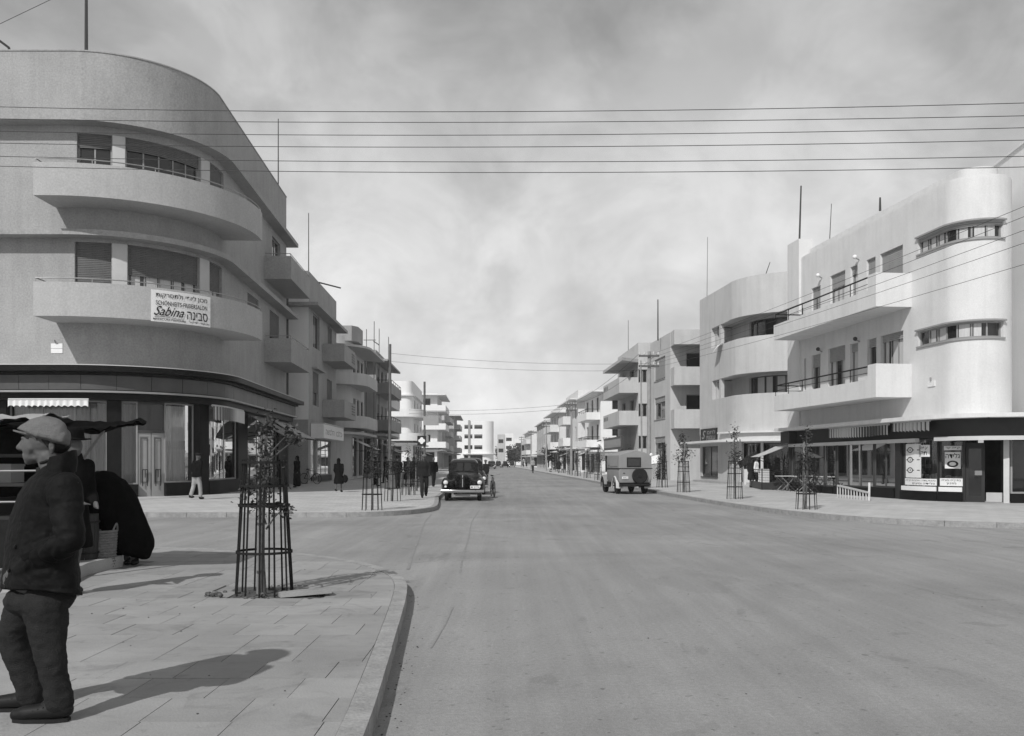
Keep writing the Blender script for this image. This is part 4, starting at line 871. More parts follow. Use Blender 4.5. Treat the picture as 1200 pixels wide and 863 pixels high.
block('apartment_block', 'slim white block with stacked balconies beside the second utility pole', 'R', 7.6, 142, 160, (3.7, 6.5), 10.4, 'stucco_white', balc='street', proj=1.4, rail=0, bh=.95, nwin=3, eave=1.2, vp=.04)
block('apartment_block', 'hazy low block far along the right side with small balconies', 'R', 6.4, 172, 196, (3.6, 6.3), 9.6, 'stucco_pale', balc=None, proj=1.3, rail=0, bh=.9, nwin=4, eave=.5, vp=.04)
block('apartment_block', 'hazy block at the far end of the right side', 'R', 4.9, 222, 250, (3.5, 6.2), 9.0, 'stucco_white', balc='street', proj=1.2, rail=0, bh=.9, nwin=4, eave=.5, vp=.05)
aerial(11.4, 70, 11, 3.2, 'thin mast on the block with diagonal balcony shadows', r=.06); aerial(10.9, 84, 11.2, 3.6, 'very thin mast behind the block with corner windows', r=.03)
# far end of the street
for i, (x0, x1, d, h, lab) in enumerate(((-5.4, -2.6, 330, 11.5, 'pale narrow house right of the far white block'), (-3.0, .6, 372, 13.2, 'white house with a roof frame at the street end'), (.8, 5.6, 372, 11.0, 'low white house with a long dark window behind the far trees'), (5, 10, 400, 12.2, 'pale house half behind the far trees'), (10, 17, 380, 10, 'pale house at the far right beyond the trees'))):
    t = thing('far_house', lab, 'house', ((x0 + x1) / 2, d, 0)); P = Path([(x0, d), (x1, d), (x1, d + 12), (x0, d + 12), (x0, d)]); w = x1 - x0
    hs = [(w * .15, w * .8, z, z + 1.4) for z in (h - 3.2, h - 6.6)]; wall(t, P, 0, P.L, 0, h, hs, 'stucco_bright' if i in (1, 2) else 'stucco_pale')
    for hh in hs: window(t, P, *hh, 3, 0, fm='frame_dark', sill=False, slats=False)
    roof(t, P, h - .3)

for i, (x, d, w, m) in enumerate(((9.3, 100, 4, 'cloth_white'), (8.3, 122, 5, 'canvas_pale'), (7.2, 147, 6, 'cloth_white'))):
    canvas('awning', ['white shop awning on the right below the wide white balconies', 'dull shop awning further along the right side', 'furthest white shop awning on the right side'][i], [(x, d + w, 3.0), (x, d, 3.0), (x - 1.8, d, 2.3), (x - 1.8, d + w, 2.3)], m, sag=.05)
# ================================================================== STREET TREES IN IRON GUARDS
def leaves(mb, clumps, n, size, seed):
    q = random.Random(seed)
    for i in range(n):
        c, r = clumps[i % len(clumps)]
        d = Vector((q.gauss(0, .5), q.gauss(0, .5), q.gauss(0, .5))); p = Vector(c) + Vector((d.x * r[0], d.y * r[1], d.z * r[2]))
        a = Vector((q.uniform(-1, 1), q.uniform(-1, 1), q.uniform(-.9, .5))).normalized(); b = a.cross(Vector((q.uniform(-1, 1), q.uniform(-1, 1), 1))).normalized(); L = size * q.uniform(.6, 1.35); w = L * .3
        mb.add([p, p + a * L * .5 + b * w + Vector((0, 0, -.1 * L)), p + a * L, p + a * L * .5 - b * w + Vector((0, 0, -.1 * L))], [(0, 1, 2), (0, 2, 3)])
def tree_guard(label, seed, bars=12, hi=True):
    t = thing('tree_guard', label, 'tree guard', group='iron tree guards along the kerbs')
    H = 1.45; n8 = 6 if hi else 4
    for k in range(bars):
        a = 2 * math.pi * k / bars + .1; j = rnd.uniform(-.012, .012)
        MB().tube([(math.cos(a) * (.302 - .072 * z / H) + j * z, math.sin(a) * (.302 - .072 * z / H), z) for z in (-.04, .5, 1.0, H)], .0105, n8).build('bar', 'metal', t)
    for z in (.46, .96, 1.17, 1.42):
        r = .302 - .072 * z / H + .012; mb = MB(); v = []
        for i in range(28): a = 2 * math.pi * i / 28; v += [(math.cos(a) * r, math.sin(a) * r, z - .013), (math.cos(a) * (r + .006), math.sin(a) * (r + .006), z - .013), (math.cos(a) * (r + .006), math.sin(a) * (r + .006), z + .013), (math.cos(a) * r, math.sin(a) * r, z + .013)]
        mb.add(v, [(4 * i + j, 4 * ((i + 1) % 28) + j, 4 * ((i + 1) % 28) + (j + 1) % 4, 4 * i + (j + 1) % 4) for i in range(28) for j in range(4)]); mb.build('hoop', 'metal', t)
    return t
def sapling(label, seed, clumps, n, size, h=1.75, stake=True):
    q = random.Random(seed); t = thing('sapling', label, 'tree', group='young trees planted along the kerbs')
    mb = MB(); pts = [(.02 * math.sin(z * 3 + seed), .02 * math.cos(z * 2 + seed), z) for z in (-.05, .4, .8, 1.2, h)]; mb.tube(pts, [.03, .027, .023, .018, .008], 7); o = mb.build('trunk', 'bark', t)
    tw = MB()
    for c, r in clumps:
        z = max(.7, c[2] - .25); tw.tube([(0.02, 0, z), (c[0] * .6, c[1] * .6, (z + c[2]) / 2 + .03), (c[0] + r[0] * .2, c[1], c[2] + r[2] * .3)], [.011, .008, .004], 5)
    tag(tw.build('twigs', 'bark', t), kind='stuff')
    lf_ = MB(); leaves(lf_, clumps, n, size, seed); tag(lf_.build('crown', 'leaf', t, 0), kind='stuff')
    if stake: MB().tube([(-.07, .03, -.05), (-.05, .03, 1.75)], .026, 6).build('stake', 'wood', t)
    return t
near = [((.0, 0, 1.5), (.13, .13, .3)), ((.03, .03, 1.25), (.2, .18, .3)), ((-.12, -.05, 1.2), (.16, .16, .25)), ((.0, 0, 1.62), (.1, .1, .3)), ((.34, 0, 1.66), (.12, .08, .08)), ((.26, .02, 1.72), (.08, .08, .1)), ((.22, -.1, .92), (.16, .1, .07)), ((-.05, 0, 1.0), (.2, .2, .14)), ((.05, 0, 1.85), (.07, .07, .12)), ((.0, .0, 1.4), (.1, .1, .3))]
place(tree_guard('nearest tall iron tree guard, standing in the open pit of the near pavement', 1), -2.67, 9.66, .12)
place(sapling('leafy young tree inside the nearest iron guard on the near pavement', 3, near, 760, .052, 1.9), -2.67, 9.66, .12)
GL = [(436, 598), (460, 587.5), (478.5, 580.3), (489, 575.5), (496, 572)]
lab = ['first', 'second', 'third', 'fourth', 'fifth']
tp = tree_guard('', 5, 10, False); sp = [sapling('', 11 + k, [((.0, 0, 1.5), (.2, .2, .35)), ((.12, .1, 1.2), (.2, .2, .25)), ((-.1, 0, 1.3), (.2, .2, .25)), ((.05, .0, 1.85 + .1 * k), (.12, .12, .25))], 420, .07, 1.9) for k in range(3)]
usedg = [False]; useds = [False] * 3
def guard_at(x, y, lg, lt, k, rz, s=1., tree=True):
    g = tp if not usedg[0] else copy_tree(tp); usedg[0] = True; place(g, x, y, .13, rz); g['label'] = lg
    if tree: t = sp[k] if not useds[k] else copy_tree(sp[k]); useds[k] = True; place(t, x, y, .13, rz * 2.3, s); t['label'] = lt
for i, (px, py) in enumerate(GL):
    x, y = G(px, py); guard_at(x, y, lab[i] + ' iron tree guard from the corner, on the far left pavement', 'thin young tree in the ' + lab[i] + ' guard from the corner, far left pavement', i % 3, rnd.uniform(0, 6), (1., .95, .9, 1, 1)[i])
GR = [(945, 597, 1.15), (861, 585, 1.2), (801, 577, 1.35), (776, 571.5, 1.15), (737, 567.5, 1.1), (701, 563, 1.3), (688, 560.5, 1.2), (677, 558.2, 1.2), (668, 556.4, 1.2), (660, 554.6, 1.1), (653, 553, 1.1)]
lab = ['first', 'second', 'third', 'fourth', 'fifth', 'sixth', 'seventh', 'eighth', 'ninth', 'tenth', 'eleventh']
for i, (px, py, s) in enumerate(GR):
    x, y = G(px, py); guard_at(x, y, lab[i] + ' iron tree guard on the right pavement, counted from the cafe corner', 'young tree in the ' + lab[i] + ' guard on the right pavement from the cafe', (i + 1) % 3, rnd.uniform(0, 6), s)
# ================================================================== POLES AND WIRES
def utility_pole(x, y, h, label, arms=2, m='pole_light', r=.13):
    t = thing('utility_pole', label, 'pole', (x, y, .13), 0, 'utility poles on the pavements'); MB().tube([(x, y, .1), (x + .03, y, h)], [r, r * .65], 10).build('pole', m, t)
    for k in range(arms):
        z = h - .25 - .55 * k; c_ = MB().bar((x - .55, y - .1, z), (x + .55, y - .1, z), .09, .1).build('crossarm', 'timber_pole', t)
        for u in (-.5, -.25, .25, .5): MB().lathe([(.02, 0), (.05, .02), (.055, .1), (.035, .13), (.04, .17), (.01, .19)], (x + u, y - .1, z + .05), 8).build('insulator', 'trim', c_)
    return t
pr = [(7.4, 48.5), (5.95, 90), (5.0, 131), (3.6, 171), (2.2, 213)]
for i, (x, y) in enumerate(pr): utility_pole(x, y, 7.5, ['tall pale utility pole with crossarms right behind the van', 'second utility pole along the right pavement, beyond the van', 'third utility pole far down the right pavement', 'fourth utility pole, small in the distance', 'fifth utility pole, at the far end of the street'][i])
MB().tube([(7.0, 48.2, .13), (6.95, 48.4, 7.0)], .045, 7).build('stay_pole', 'pole_light', [o for o in C.objects if o.name == 'utility_pole'][0])
utility_pole(-6.05, 44.3, 7.35, 'dark thin pole standing among the left tree guards', 0, 'timber_pole', r=.085)
utility_pole(-18, 25.6, 10.6, 'pole at the cross street left of the picture', 2, 'timber_pole'); utility_pole(12.6, 9.0, 10.0, 'pole on the near right pavement outside the picture', 2, 'timber_pole'); utility_pole(16.2, 20.6, 10.2, 'pole at the cross street right of the picture', 2, 'timber_pole')
sp_ = thing('sign_post', 'pole carrying a black square sign with a white emblem near the parked black car', 'sign post', (-4.0, 41, .13))
MB().tube([(-4.0, 41, .1), (-4.0, 41, 5.2)], .05, 7).build('pole', 'timber_pole', sp_)
b_ = MB().box(-4.32, -3.92, 40.88, 40.94, 2.28, 2.72).build('sign_board', 'sign_black', sp_)
mb = MB()
for cx, cz in ((-4.12, 2.58), (-4.2, 2.5), (-4.04, 2.5), (-4.12, 2.42), (-4.12, 2.5)): mb.add([(cx + .075 * math.cos(k * .5236), 40.87 - .001 * len(mb.v) / 12, cz + .075 * math.sin(k * .5236)) for k in range(12)], [tuple(range(12))])
mb.build('emblem', 'sign_white', b_)
MB().box(-4.05, -3.35, 40.9, 40.95, 3.2, 3.62).build('side_board', 'sign_grey', sp_)
def wire(pts, label, r=.013, group='overhead wires'): return tag(MB().tube(pts, r, 5).build('overhead_wire', 'wire'), label, 'wire', group)
def lerp(a, b, t): return a + (b - a) * t
names = ['topmost', 'second from the top', 'third from the top', 'fourth from the top', 'fifth from the top', 'lowest']
for k, ys in enumerate(((125.5, 131, 121), (139.5, 143.5, 136), (154, 158.5, 150), (168, 172.5, 164.5), (183.5, 190, 183.5), (195, 202.5, 196))):
    A, B = (-18, 25.5), (16.2, 20.5)
    ts = []; zs = []
    for px, y in zip((0, 600, 1200), ys):
        m_ = (px - HX) / F; t = (m_ * A[1] - A[0]) / (B[0] - A[0] - m_ * (B[1] - A[1])); d = lerp(A[1], B[1], t); ts.append(t); zs.append(CZ + (HY - y) / F * d)
    def qz(t): return sum(zs[i] * math.prod((t - ts[j]) / (ts[i] - ts[j]) for j in range(3) if j != i) for i in range(3))
    wire([(lerp(A[0], B[0], t), lerp(A[1], B[1], t), qz(t)) for t in [i / 30 for i in range(31)]], names[k] + ' wire strung across the sky over the crossing', .0095)
for k, (y0, z1) in enumerate(((235, 7.3), (247, 7.1), (263, 6.9), (278, 6.75), (303, 6.55))):
    z0 = CZ + (HY - y0) / F * 19.5; t0 = .266; A, B = (12.5, 9), (7.4, 48.5); zs = z0 + (z0 - z1) * t0 / (1 - t0)
    wire([(lerp(A[0], B[0], t), lerp(A[1], B[1], t) - .1, lerp(zs, z1, t) - .35 * 4 * t * (1 - t) * .5) for t in [i / 16 for i in range(17)]], ['highest', 'second', 'third', 'fourth', 'lowest'][k] + ' of the wires sloping past the white corner block', .006)
for i in range(4):
    for k, u in enumerate((-.5, .5)):
        a, b = pr[i], pr[i + 1]; wire([(lerp(a[0], b[0], t) + u, lerp(a[1], b[1], t) - .1, 7.4 - .5 * 4 * t * (1 - t)) for t in [j / 10 for j in range(11)]], ('street side' if u < 0 else 'house side') + ' wire running from the ' + ['first', 'second', 'third', 'fourth'][i] + ' pale pole down the right side', .011)
for k, (za, zb) in enumerate(((6.9, 6.85), (6.5, 6.5))): wire([(lerp(-6.05, 7.4, t), lerp(44.3, 48.4, t), lerp(za, zb, t) - .22 * 4 * t * (1 - t)) for t in [j / 14 for j in range(15)]], ('upper' if k == 0 else 'lower') + ' wire crossing the street from the dark thin pole to the van', .007)
for k, zz in enumerate((7.3, 6.9)): wire([(lerp(-11.5, 5.95, t), lerp(100, 90, t), zz - .3 * 4 * t * (1 - t)) for t in [j / 14 for j in range(15)]], ('upper' if k == 0 else 'lower') + ' faint wire crossing the street further off', .014)
o = MB().tube([(-20.7, 35.25, 18.5), (-17.2, 36.2, 20.9)], .012, 4).build('aerial_wire', 'wire'); tag(o, 'thin wire from the bent bracket up to the thick mast', 'wire')
# ================================================================== MOTOR VEHICLES
def wheel(parent, c, r, w, cap_m='chrome', n=22):
    X = Matrix(((0, 0, 1), (1, 0, 0), (0, 1, 0)))
    o = MB().lathe([(r * .6, -w / 2), (r * .93, -w / 2), (r, -w * .3), (r, w * .3), (r * .93, w / 2), (r * .6, w / 2)], c, n, X).build('tyre', 'rubber', parent)
    s = 1 if c[0] > 0 else -1
    MB().lathe([(r * .6, -.03), (r * .62, .02), (r * .4, .035), (r * .3, .05), (r * .05, .07)], (c[0] + s * (w / 2 - .04), c[1], c[2]), n, X @ Matrix.Diagonal((1, 1, s))).build('hubcap', cap_m, o); return o
def rring(w, z0, z1, y, k=.3, n=5):
    """rounded box section, left-right symmetric"""
    r = min(w, (z1 - z0) / 2) * k * 2 if k < .5 else min(w, (z1 - z0) / 2); r = min(r, w, (z1 - z0) / 2); out = []
    for cx, cz, a in ((w - r, z1 - r, 0), (-w + r, z1 - r, 90), (-w + r, z0 + r, 180), (w - r, z0 + r, 270)):
        for i in range(n): t = R(a + 90 * i / (n - 1)); out.append((cx + r * math.cos(t), y, cz + r * math.sin(t)))
    return out
def saloon(label, group=None, hi=True):
    t = thing('parked_car', label, 'car', group=group); b = MB()
    b.loft([rring(w, z0, z1, y, .3) for y, w, z0, z1 in ((-1.86, .03, .50, .93), (-1.8, .10, .46, 1.0), (-1.62, .22, .42, 1.06), (-1.3, .33, .4, 1.11), (-.9, .45, .38, 1.14), (-.5, .62, .36, 1.15), (-.2, .70, .35, 1.12), (.4, .74, .35, 1.1), (1.2, .73, .36, 1.08), (1.8, .64, .4, 1.0), (2.15, .45, .48, .86), (2.3, .2, .55, .7))])
    b.loft([rring(w, 1.0, z1, y, .34) for y, w, z1 in ((-.52, .60, 1.13), (-.36, .60, 1.34), (-.2, .595, 1.53), (-.02, .59, 1.61), (.3, .59, 1.66), (.8, .58, 1.65), (1.2, .54, 1.55), (1.6, .47, 1.36), (1.95, .36, 1.12), (2.1, .2, 1.02))])
    for s in (-1, 1):
        b.ell((s * .66, -1.22, .60), (.20, .62, .34)); b.ell((s * .66, -1.62, .66), (.16, .22, .17)); b.ell((s * .68, 1.25, .55), (.19, .62, .36)); b.box(s * .74 - .1, s * .74 + .1, -.9, .9, .32, .4)
        b.cap((s * .5, -1.5, .62), (s * .25, -1.2, .66), .2, .22)
    body = b.build('body', 'black_paint', t); remesh(body, .03 if hi else .05, 5, .5)
    for s in (-1, 1):
        MB().add([(s * .03, -.535, 1.17), (s * .53, -.475, 1.17), (s * .5, -.21, 1.49), (s * .03, -.25, 1.5)][::s], [(0, 1, 2, 3)]).build('windscreen', 'glass', t)
        sw = MB()
        for y0, y1 in ((-.28, .28), (.34, .92)): sw.add([(s * .625, y0, 1.17), (s * .62, y1, 1.17), (s * .605, y1 - .04, 1.5), (s * .605, max(y0, y0 + .12 if y0 < 0 else y0), 1.5)][::s], [(0, 1, 2, 3)])
        sw.build('side_window', 'glass', t)
        X = Matrix.Rotation(R(90), 3, 'X'); h = MB().lathe([(.085, -.06), (.1, 0), (.1, .02), (.088, .03)], (s * .66, -1.79, .73), 18, X).build('headlight', 'chrome', t); MB().lathe([(.09, .022), (.07, .045), (.03, .058), (.005, .06)], (s * .66, -1.79, .73), 18, X).build('lens', 'lamp_glass', h)
        MB().ell((s * .66, -1.84, .57), (.05, .03, .05), n=10, m=6).build('side_lamp', 'lamp_glass', t)
        for y in (-1.25, 1.3): wheel(t, (s * .64, y, .33), .33, .15)
        MB().tube([(s * .5, -1.86, .44), (s * .5, -2.02, .42)], .03, 6).build('bumper_bracket', 'metal', t)
    bp = MB(); pts = [(x, -2.04 + .1 * (abs(x) / .84) ** 2.2, .39) for x in [-.84 + 1.68 * i / 12 for i in range(13)]]; v = []
    for p in pts: v += [(p[0], p[1], p[2] - .06), (p[0], p[1] - .03, p[2]), (p[0], p[1], p[2] + .06), (p[0], p[1] + .03, p[2])]
    bp.add(v, [(4 * i + j, 4 * i + (j + 1) % 4, 4 * i + 4 + (j + 1) % 4, 4 * i + 4 + j) for i in range(12) for j in range(4)] + [(3, 2, 1, 0), (48, 49, 50, 51)]); bp.build('bumper', 'chrome', t, 60)
    MB().bar((0, -1.885, .55), (0, -1.83, 1.02), .025).build('grille_strip', 'chrome', t)
    gr = MB()
    for s in (-1, 1):
        for k in range(6): gr.bar((s * .06, -1.86 + .02, .56 + k * .05), (s * (.3 - k * .012), -1.62, .58 + k * .05), .012)
    gr.build('grille', 'metal', t)
    pl = MB().box(.30, .66, -2.0, -1.97, .50, .61).build('number_plate', 'sign_white', t); mb = MB(); lettering(mb, 'M 2174', lambda u, v: (.30 + .36 * u, -2.005, .50 + .11 * v), .08, .92, .2, .8); mb.build('lettering', 'sign_black', pl)
    MB().box(-.28, .3, -1.9, -1.88, .2, .27).build('front_apron', 'galv', t)
    MB().bar((-.15, -.52, 1.16), (-.42, -.4, 1.3), .012).build('wiper', 'metal', t); MB().bar((.15, -.52, 1.16), (.42, -.4, 1.3), .012).build('wiper', 'metal', t)
    return t
c1 = saloon('black rounded saloon car parked at the left kerb, facing the camera with bright bumper'); place(c1, -1.97, 36.7, 0, R(1.5))
c2 = copy_tree(c1); place(c2, -2.05, 43.4, 0, R(2), 1.04); c2['label'] = 'second dark car parked close behind the black saloon, mostly hidden'
for i, (px, d, rz) in enumerate(((577, 196, 3), (584, 214, 2), (592, 232, 183), (600, 240, 3), (575.5, 182, 3))):
    c_ = copy_tree(c2); place(c_, (px - HX) / F * d, d, 0, R(rz)); c_['label'] = ['first', 'second', 'third', 'fourth', 'nearest'][i] + ' tiny dark car in the distant row where the street ends'; c_['group'] = 'distant parked cars'
def panel_van(label):
    t = thing('panel_van', label, 'van'); W = .8
    def sec(y, k=1., top=2.1, base=.55): return [(x * k, y, base + (z - .55) * (top - base) / 1.55) for x, z in ((-.74, .55), (-.8, .7), (-.8, 1.2), (-.8, 1.7), (-.785, 1.84), (-.7, 1.91), (-.4, 2.0), (0, 2.1), (.4, 2.0), (.7, 1.91), (.785, 1.84), (.8, 1.7), (.8, 1.2), (.8, .7), (.74, .55))]
    b = MB().loft([sec(-.03, .96, 2.06, .6), sec(0, .985, 2.09), sec(.06, 1), sec(1.4, 1.01), sec(2.35, .98, 2.08), sec(2.5, .93, 2.02)]); body = b.build('body', 'van_paint', t, 40)
    h = MB().loft([rring(w, .5, z, y, .3) for y, w, z in ((2.45, .68, 1.3), (2.8, .62, 1.27), (3.4, .5, 1.2), (3.75, .42, 1.12), (3.82, .36, 1.05))]); h.build('bonnet', 'van_paint', t)
    MB().box(-.72, .72, .05, 3.6, .36, .56).build('chassis', 'van_dark', t)
    mb = MB()
    mb.box(-.83, .83, -.045, -.02, 1.20, 1.235); mb.box(-.835, -.812, -.02, 2.4, 1.20, 1.235); mb.box(.812, .835, -.02, 2.4, 1.20, 1.235); mb.build('belt_moulding', 'van_dark', t)
    f = MB().box(-.42, .26, -.055, -.02, 1.29, 1.74).build('rear_window', 'van_dark', t); MB().box(-.37, .21, -.062, -.056, 1.34, 1.69).build('pane', 'glass', f)
    MB().box(-.005, .005, -.042, -.03, .62, 1.2).build('door_seam', 'van_dark', t); 
    X = Matrix.Rotation(R(90), 3, 'X'); sp2 = MB().lathe([(.2, -.06), (.33, -.07), (.37, -.03), (.37, .03), (.33, .07), (.2, .06)], (.18, -.13, .87), 26, X).build('spare_tyre', 'rubber', t); MB().lathe([(.2, .0), (.19, .03), (.1, .04), (.07, .09), (.01, .1)], (.18, -.13, .87), 20, X).build('rim', 'van_dark', sp2)
    pl = MB().box(-.66, -.36, -.075, -.05, .72, .84).build('number_plate', 'sign_white', t); mb = MB(); lettering(mb, '3052', lambda u, v: (-.66 + .3 * u, -.078, .72 + .12 * v), .12, .88, .2, .8); mb.build('lettering', 'sign_black', pl)
    for s in (-1, 1):
        wheel(t, (s * .66, .75, .36), .36, .17, 'van_dark'); wheel(t, (s * .66, 3.1, .36), .36, .17, 'van_dark')
        for y in (.75, 3.1):
            fm_ = MB(); ring_ = []
            for k in range(11):
                a = R(-15 + 210 * k / 10); ring_.append([(s * (.66 + dx_), y + math.cos(a) * rr_ * 1.02, .40 + math.sin(a) * rr_) for dx_, rr_ in ((-.14, .50), (.12, .49), (.19, .42), (.17, .40), (.1, .46), (-.14, .47))])
            fm_.loft(ring_); fm_.build('fender', 'trim' if y < 1 else 'van_paint', t)
        MB().box(s * .8 - .09, s * .8 + .09, 1.2, 2.75, .36, .41).build('running_board', 'van_dark', t)
        MB().add([(s * .80, 1.85, 1.3), (s * .775, 2.4, 1.3), (s * .76, 2.36, 1.7), (s * .79, 1.85, 1.72)][::s], [(0, 1, 2, 3)]).build('door_window', 'glass', t)
        MB().box(s * .817 - .004, s * .817 + .004, .25, 1.6, 1.32, 1.66).build('side_panel', 'van_dark' if s > 0 else 'sign_grey', t)
    MB().add([(-.66, 2.53, 1.32), (.66, 2.53, 1.32), (.6, 2.515, 1.82), (-.6, 2.515, 1.82)], [(3, 2, 1, 0)]).build('windscreen', 'glass', t)
    MB().box(-.7, .7, -.16, -.1, .42, .5).build('rear_bumper', 'van_dark', t); MB().lathe([(.01, 0), (.07, .02), (.08, .08), (.05, .13), (.01, .15)], (.77, -.02, 1.8), 10).build('marker_lamp', 'sign_white', t)
    mb = MB(); mb.tube([(-.6, -.045, 1.0), (-.52, -.07, 1.0)], .015, 5); mb.build('door_handle', 'van_dark', t); return t
place(panel_van('dusty grey panel van with a spare tyre on its back, parked at the right kerb'), 5.82, 42.3, 0, R(8))
# ================================================================== BICYCLES
def bicycle(label):
    t = thing('bicycle', label, 'bicycle', group='bicycles in the street'); X = Matrix(((0, 0, 1), (1, 0, 0), (0, 1, 0)))
    for y in (-.52, .52):
        w = MB().tube([(0, y + .33 * math.cos(k * math.pi / 12), .345 + .33 * math.sin(k * math.pi / 12)) for k in range(24)], .019, 6, True).build('wheel', 'rubber', t); sp3 = MB()
        for k in range(9): a = k * math.pi / 9; sp3.bar((0, y - .32 * math.cos(a), .345 - .32 * math.sin(a)), (0, y + .32 * math.cos(a), .345 + .32 * math.sin(a)), .006)
        sp3.build('spokes', 'galv', w)
    f = MB(); P_ = dict(bb=(0, .05, .3), st=(0, .2, .85), hd=(0, -.36, .82), hb=(0, -.33, .68), ra=(0, .52, .345), fa=(0, -.52, .345))
    for a, b in (('bb', 'st'), ('st', 'hd'), ('bb', 'hb'), ('hd', 'hb'), ('bb', 'ra'), ('st', 'ra'), ('hb', 'fa')): f.tube([P_[a], P_[b]], .018, 6)
    f.build('frame', 'metal', t); MB().tube([(-.27, -.2, .98), (-.2, -.36, 1.0), (0, -.36, .95), (.2, -.36, 1.0), (.27, -.2, .98)], .014, 6).tube([(0, -.36, .8), (0, -.36, .96)], .014, 6).build('handlebar', 'galv', t)
    MB().ell((0, .22, .93), (.08, .14, .04), n=10, m=6).build('saddle', 'rubber', t); MB().tube([(-.1, .05, .2), (.1, .05, .4)], .012, 5).build('pedal', 'metal', t); return t
bk0 = bicycle('bicycle leaning by the clothes shop window behind the standing dark figure'); x, y = G(364, 567.5); place(bk0, x, y, .13, R(62))
bk1 = copy_tree(bk0); bk1['label'] = 'bicycle at the road side beside the parked dark cars'; place(bk1, -.85, 39.5, 0, R(8))
bk2 = copy_tree(bk0); bk2['label'] = 'bicycle ridden far down the street near the right kerb'; place(bk2, 2.75, 118, 0, R(4), 1.1)
bk3 = copy_tree(bk0); bk3['label'] = 'bicycle leaning at the wall below the third block shadow'; x, y = G(816, 561.2); place(bk3, x, y, .13, R(80))
# ================================================================== CAFE FURNITURE, RACK, FENCE, PLANTS
def cafe_table(label):
    t = thing('cafe_table', label, 'table', group='folding tables outside the cafe'); MB().box(-.42, .42, -.32, .32, .7, .73).build('tabletop', 'trim', t)
    for y in (-.26, .26):
        for s in (-1, 1): MB().bar((s * .36, y + s * .01, 0), (-s * .36, y + s * .01, .7), .035).build('leg', 'wood', t)
    return t
def cafe_chair(label):
    t = thing('cafe_chair', label, 'chair', group='folding chairs outside the cafe'); mb = MB()
    for k in range(5): MB().box(-.2, .2, -.2 + k * .085, -.13 + k * .085, .43, .45).build('seat_slat', 'dark_wood', t)
    for s in (-1, 1): MB().bar((s * .2, -.25, 0), (s * .2, .22, .88), .03).build('leg', 'dark_wood', t); MB().bar((s * .17, .22, 0), (s * .17, -.2, .43), .03).build('leg', 'dark_wood', t)
    for z in (.62, .76): MB().box(-.2, .2, .10 + (z - .62) * .5, .125 + (z - .62) * .5, z, z + .07).build('back_slat', 'dark_wood', t)
    return t
ct = cafe_table('folding table nearest the fence outside the cafe'); cc = cafe_chair('folding chair beside the fence table outside the cafe')
x, y = G(921, 575.5); place(ct, x, y, .13, R(8)); c_ = copy_tree(ct); x, y = G(942, 577); place(c_, x, y, .13, R(-4)); c_['label'] = 'folding table behind the first tree guard outside the cafe'
for i, (px, py, rz, lb) in enumerate(((911, 574.5, 80, ''), (930, 576, -85, 'folding chair between the two cafe tables, facing the fence'), (935, 575, 90, 'folding chair between the two cafe tables, facing right'), (953, 578, -80, 'folding chair right of the first tree guard outside the cafe'), (926, 573, 0, 'folding chair at the wall behind the fence table'))):
    q = cc if i == 0 else copy_tree(cc); x, y = G(px, py); place(q, x, y, .13, R(rz)); 
    if lb: q['label'] = lb
fc = thing('terrace_fence', 'low dark mesh fence with a solid foot enclosing the cafe terrace', 'fence', (*G(880, 572.5), .13)); x0, y0 = G(879, 571); x1, y1 = G(893, 574.2); x2, y2 = G(921, 574.6)
for (a, b), (c, d), n in (((x0, y0), (x1, y1), 6), ((x1, y1), (x2, y2), 12)):
    MB().bar((a, b, .32), (c, d, .32), .04, .36).build('foot_panel', 'dark_wood', fc); MB().bar((a, b, 1.12), (c, d, 1.12), .04).build('top_rail', 'metal', fc); ms = MB()
    for k in range(n + 1): ms.tube([(lerp(a, c, k / n), lerp(b, d, k / n), .45), (lerp(a, c, k / n), lerp(b, d, k / n), 1.12)], .009, 4)
    for k in range(1, 5): z = .48 + k * .13; ms.tube([(a, b, z), (c, d, z)], .007, 4)
    tag(ms.build('mesh_panel', 'metal', fc), kind='stuff'); MB().tube([(a, b, .13), (a, b, 1.2)], .03, 6).build('post', 'metal', fc)
MB().tube([(x2, y2, .13), (x2, y2, 1.2)], .03, 6).build('post', 'metal', fc)
x, y = G(886, 568); o = MB().box(-.75, .75, -.3, .3, .0, .95).build('counter', 'trim'); tag(o, 'pale shop counter behind the terrace fence', 'counter'); place(o, x, y, .13, R(-8))
x, y = G(882, 553.5, 1.2); o = MB().bar((11.9, 47, 1.35), (13.0, 47.4, 1.95), .35, .04, (0, 1, 0)).build('tilted_board', 'dark_wood'); tag(o, 'dark board leaning at a slant above the terrace fence', 'board')
cv_ = [on(R1P, 926, .05, 2.35, 0), (P0.x - .35, P0.y + 1.2, 2.3), (P0.x - 1.7, P0.y + 1.0, 1.75), (P0.x - 1.6, P0.y - .2, 1.75)]
canvas('awning', 'small pale awning at the far end of the cafe over the terrace', cv_, 'canvas_pale', sag=.03)
rk = thing('bicycle_rack', 'low white painted bicycle rack sloping down to the left before the cafe', 'bicycle rack', (*G(1003, 586), .13)); xa, ya = G(984.5, 583.5); xb, yb = G(1018.5, 587)
for dz, dy in ((0, 0), (0, .28)): MB().bar((xa, ya + dy, .62 - .02), (xb, yb + dy, .42), .05, .06).build('rail', 'trim', rk)
for k in range(6):
    t = k / 5; px_, py_ = lerp(xa, xb, t), lerp(ya, yb, t); MB().bar((px_, py_, .13), (px_, py_, lerp(.62, .42, t)), .035).build('upright', 'trim', rk); MB().bar((px_, py_ + .28, .13), (px_, py_ + .28, lerp(.62, .42, t)), .035).build('upright', 'trim', rk)
MB().bar((xb, yb, .13), (xb + .05, yb + .1, .78), .07).build('end_post', 'trim', rk)
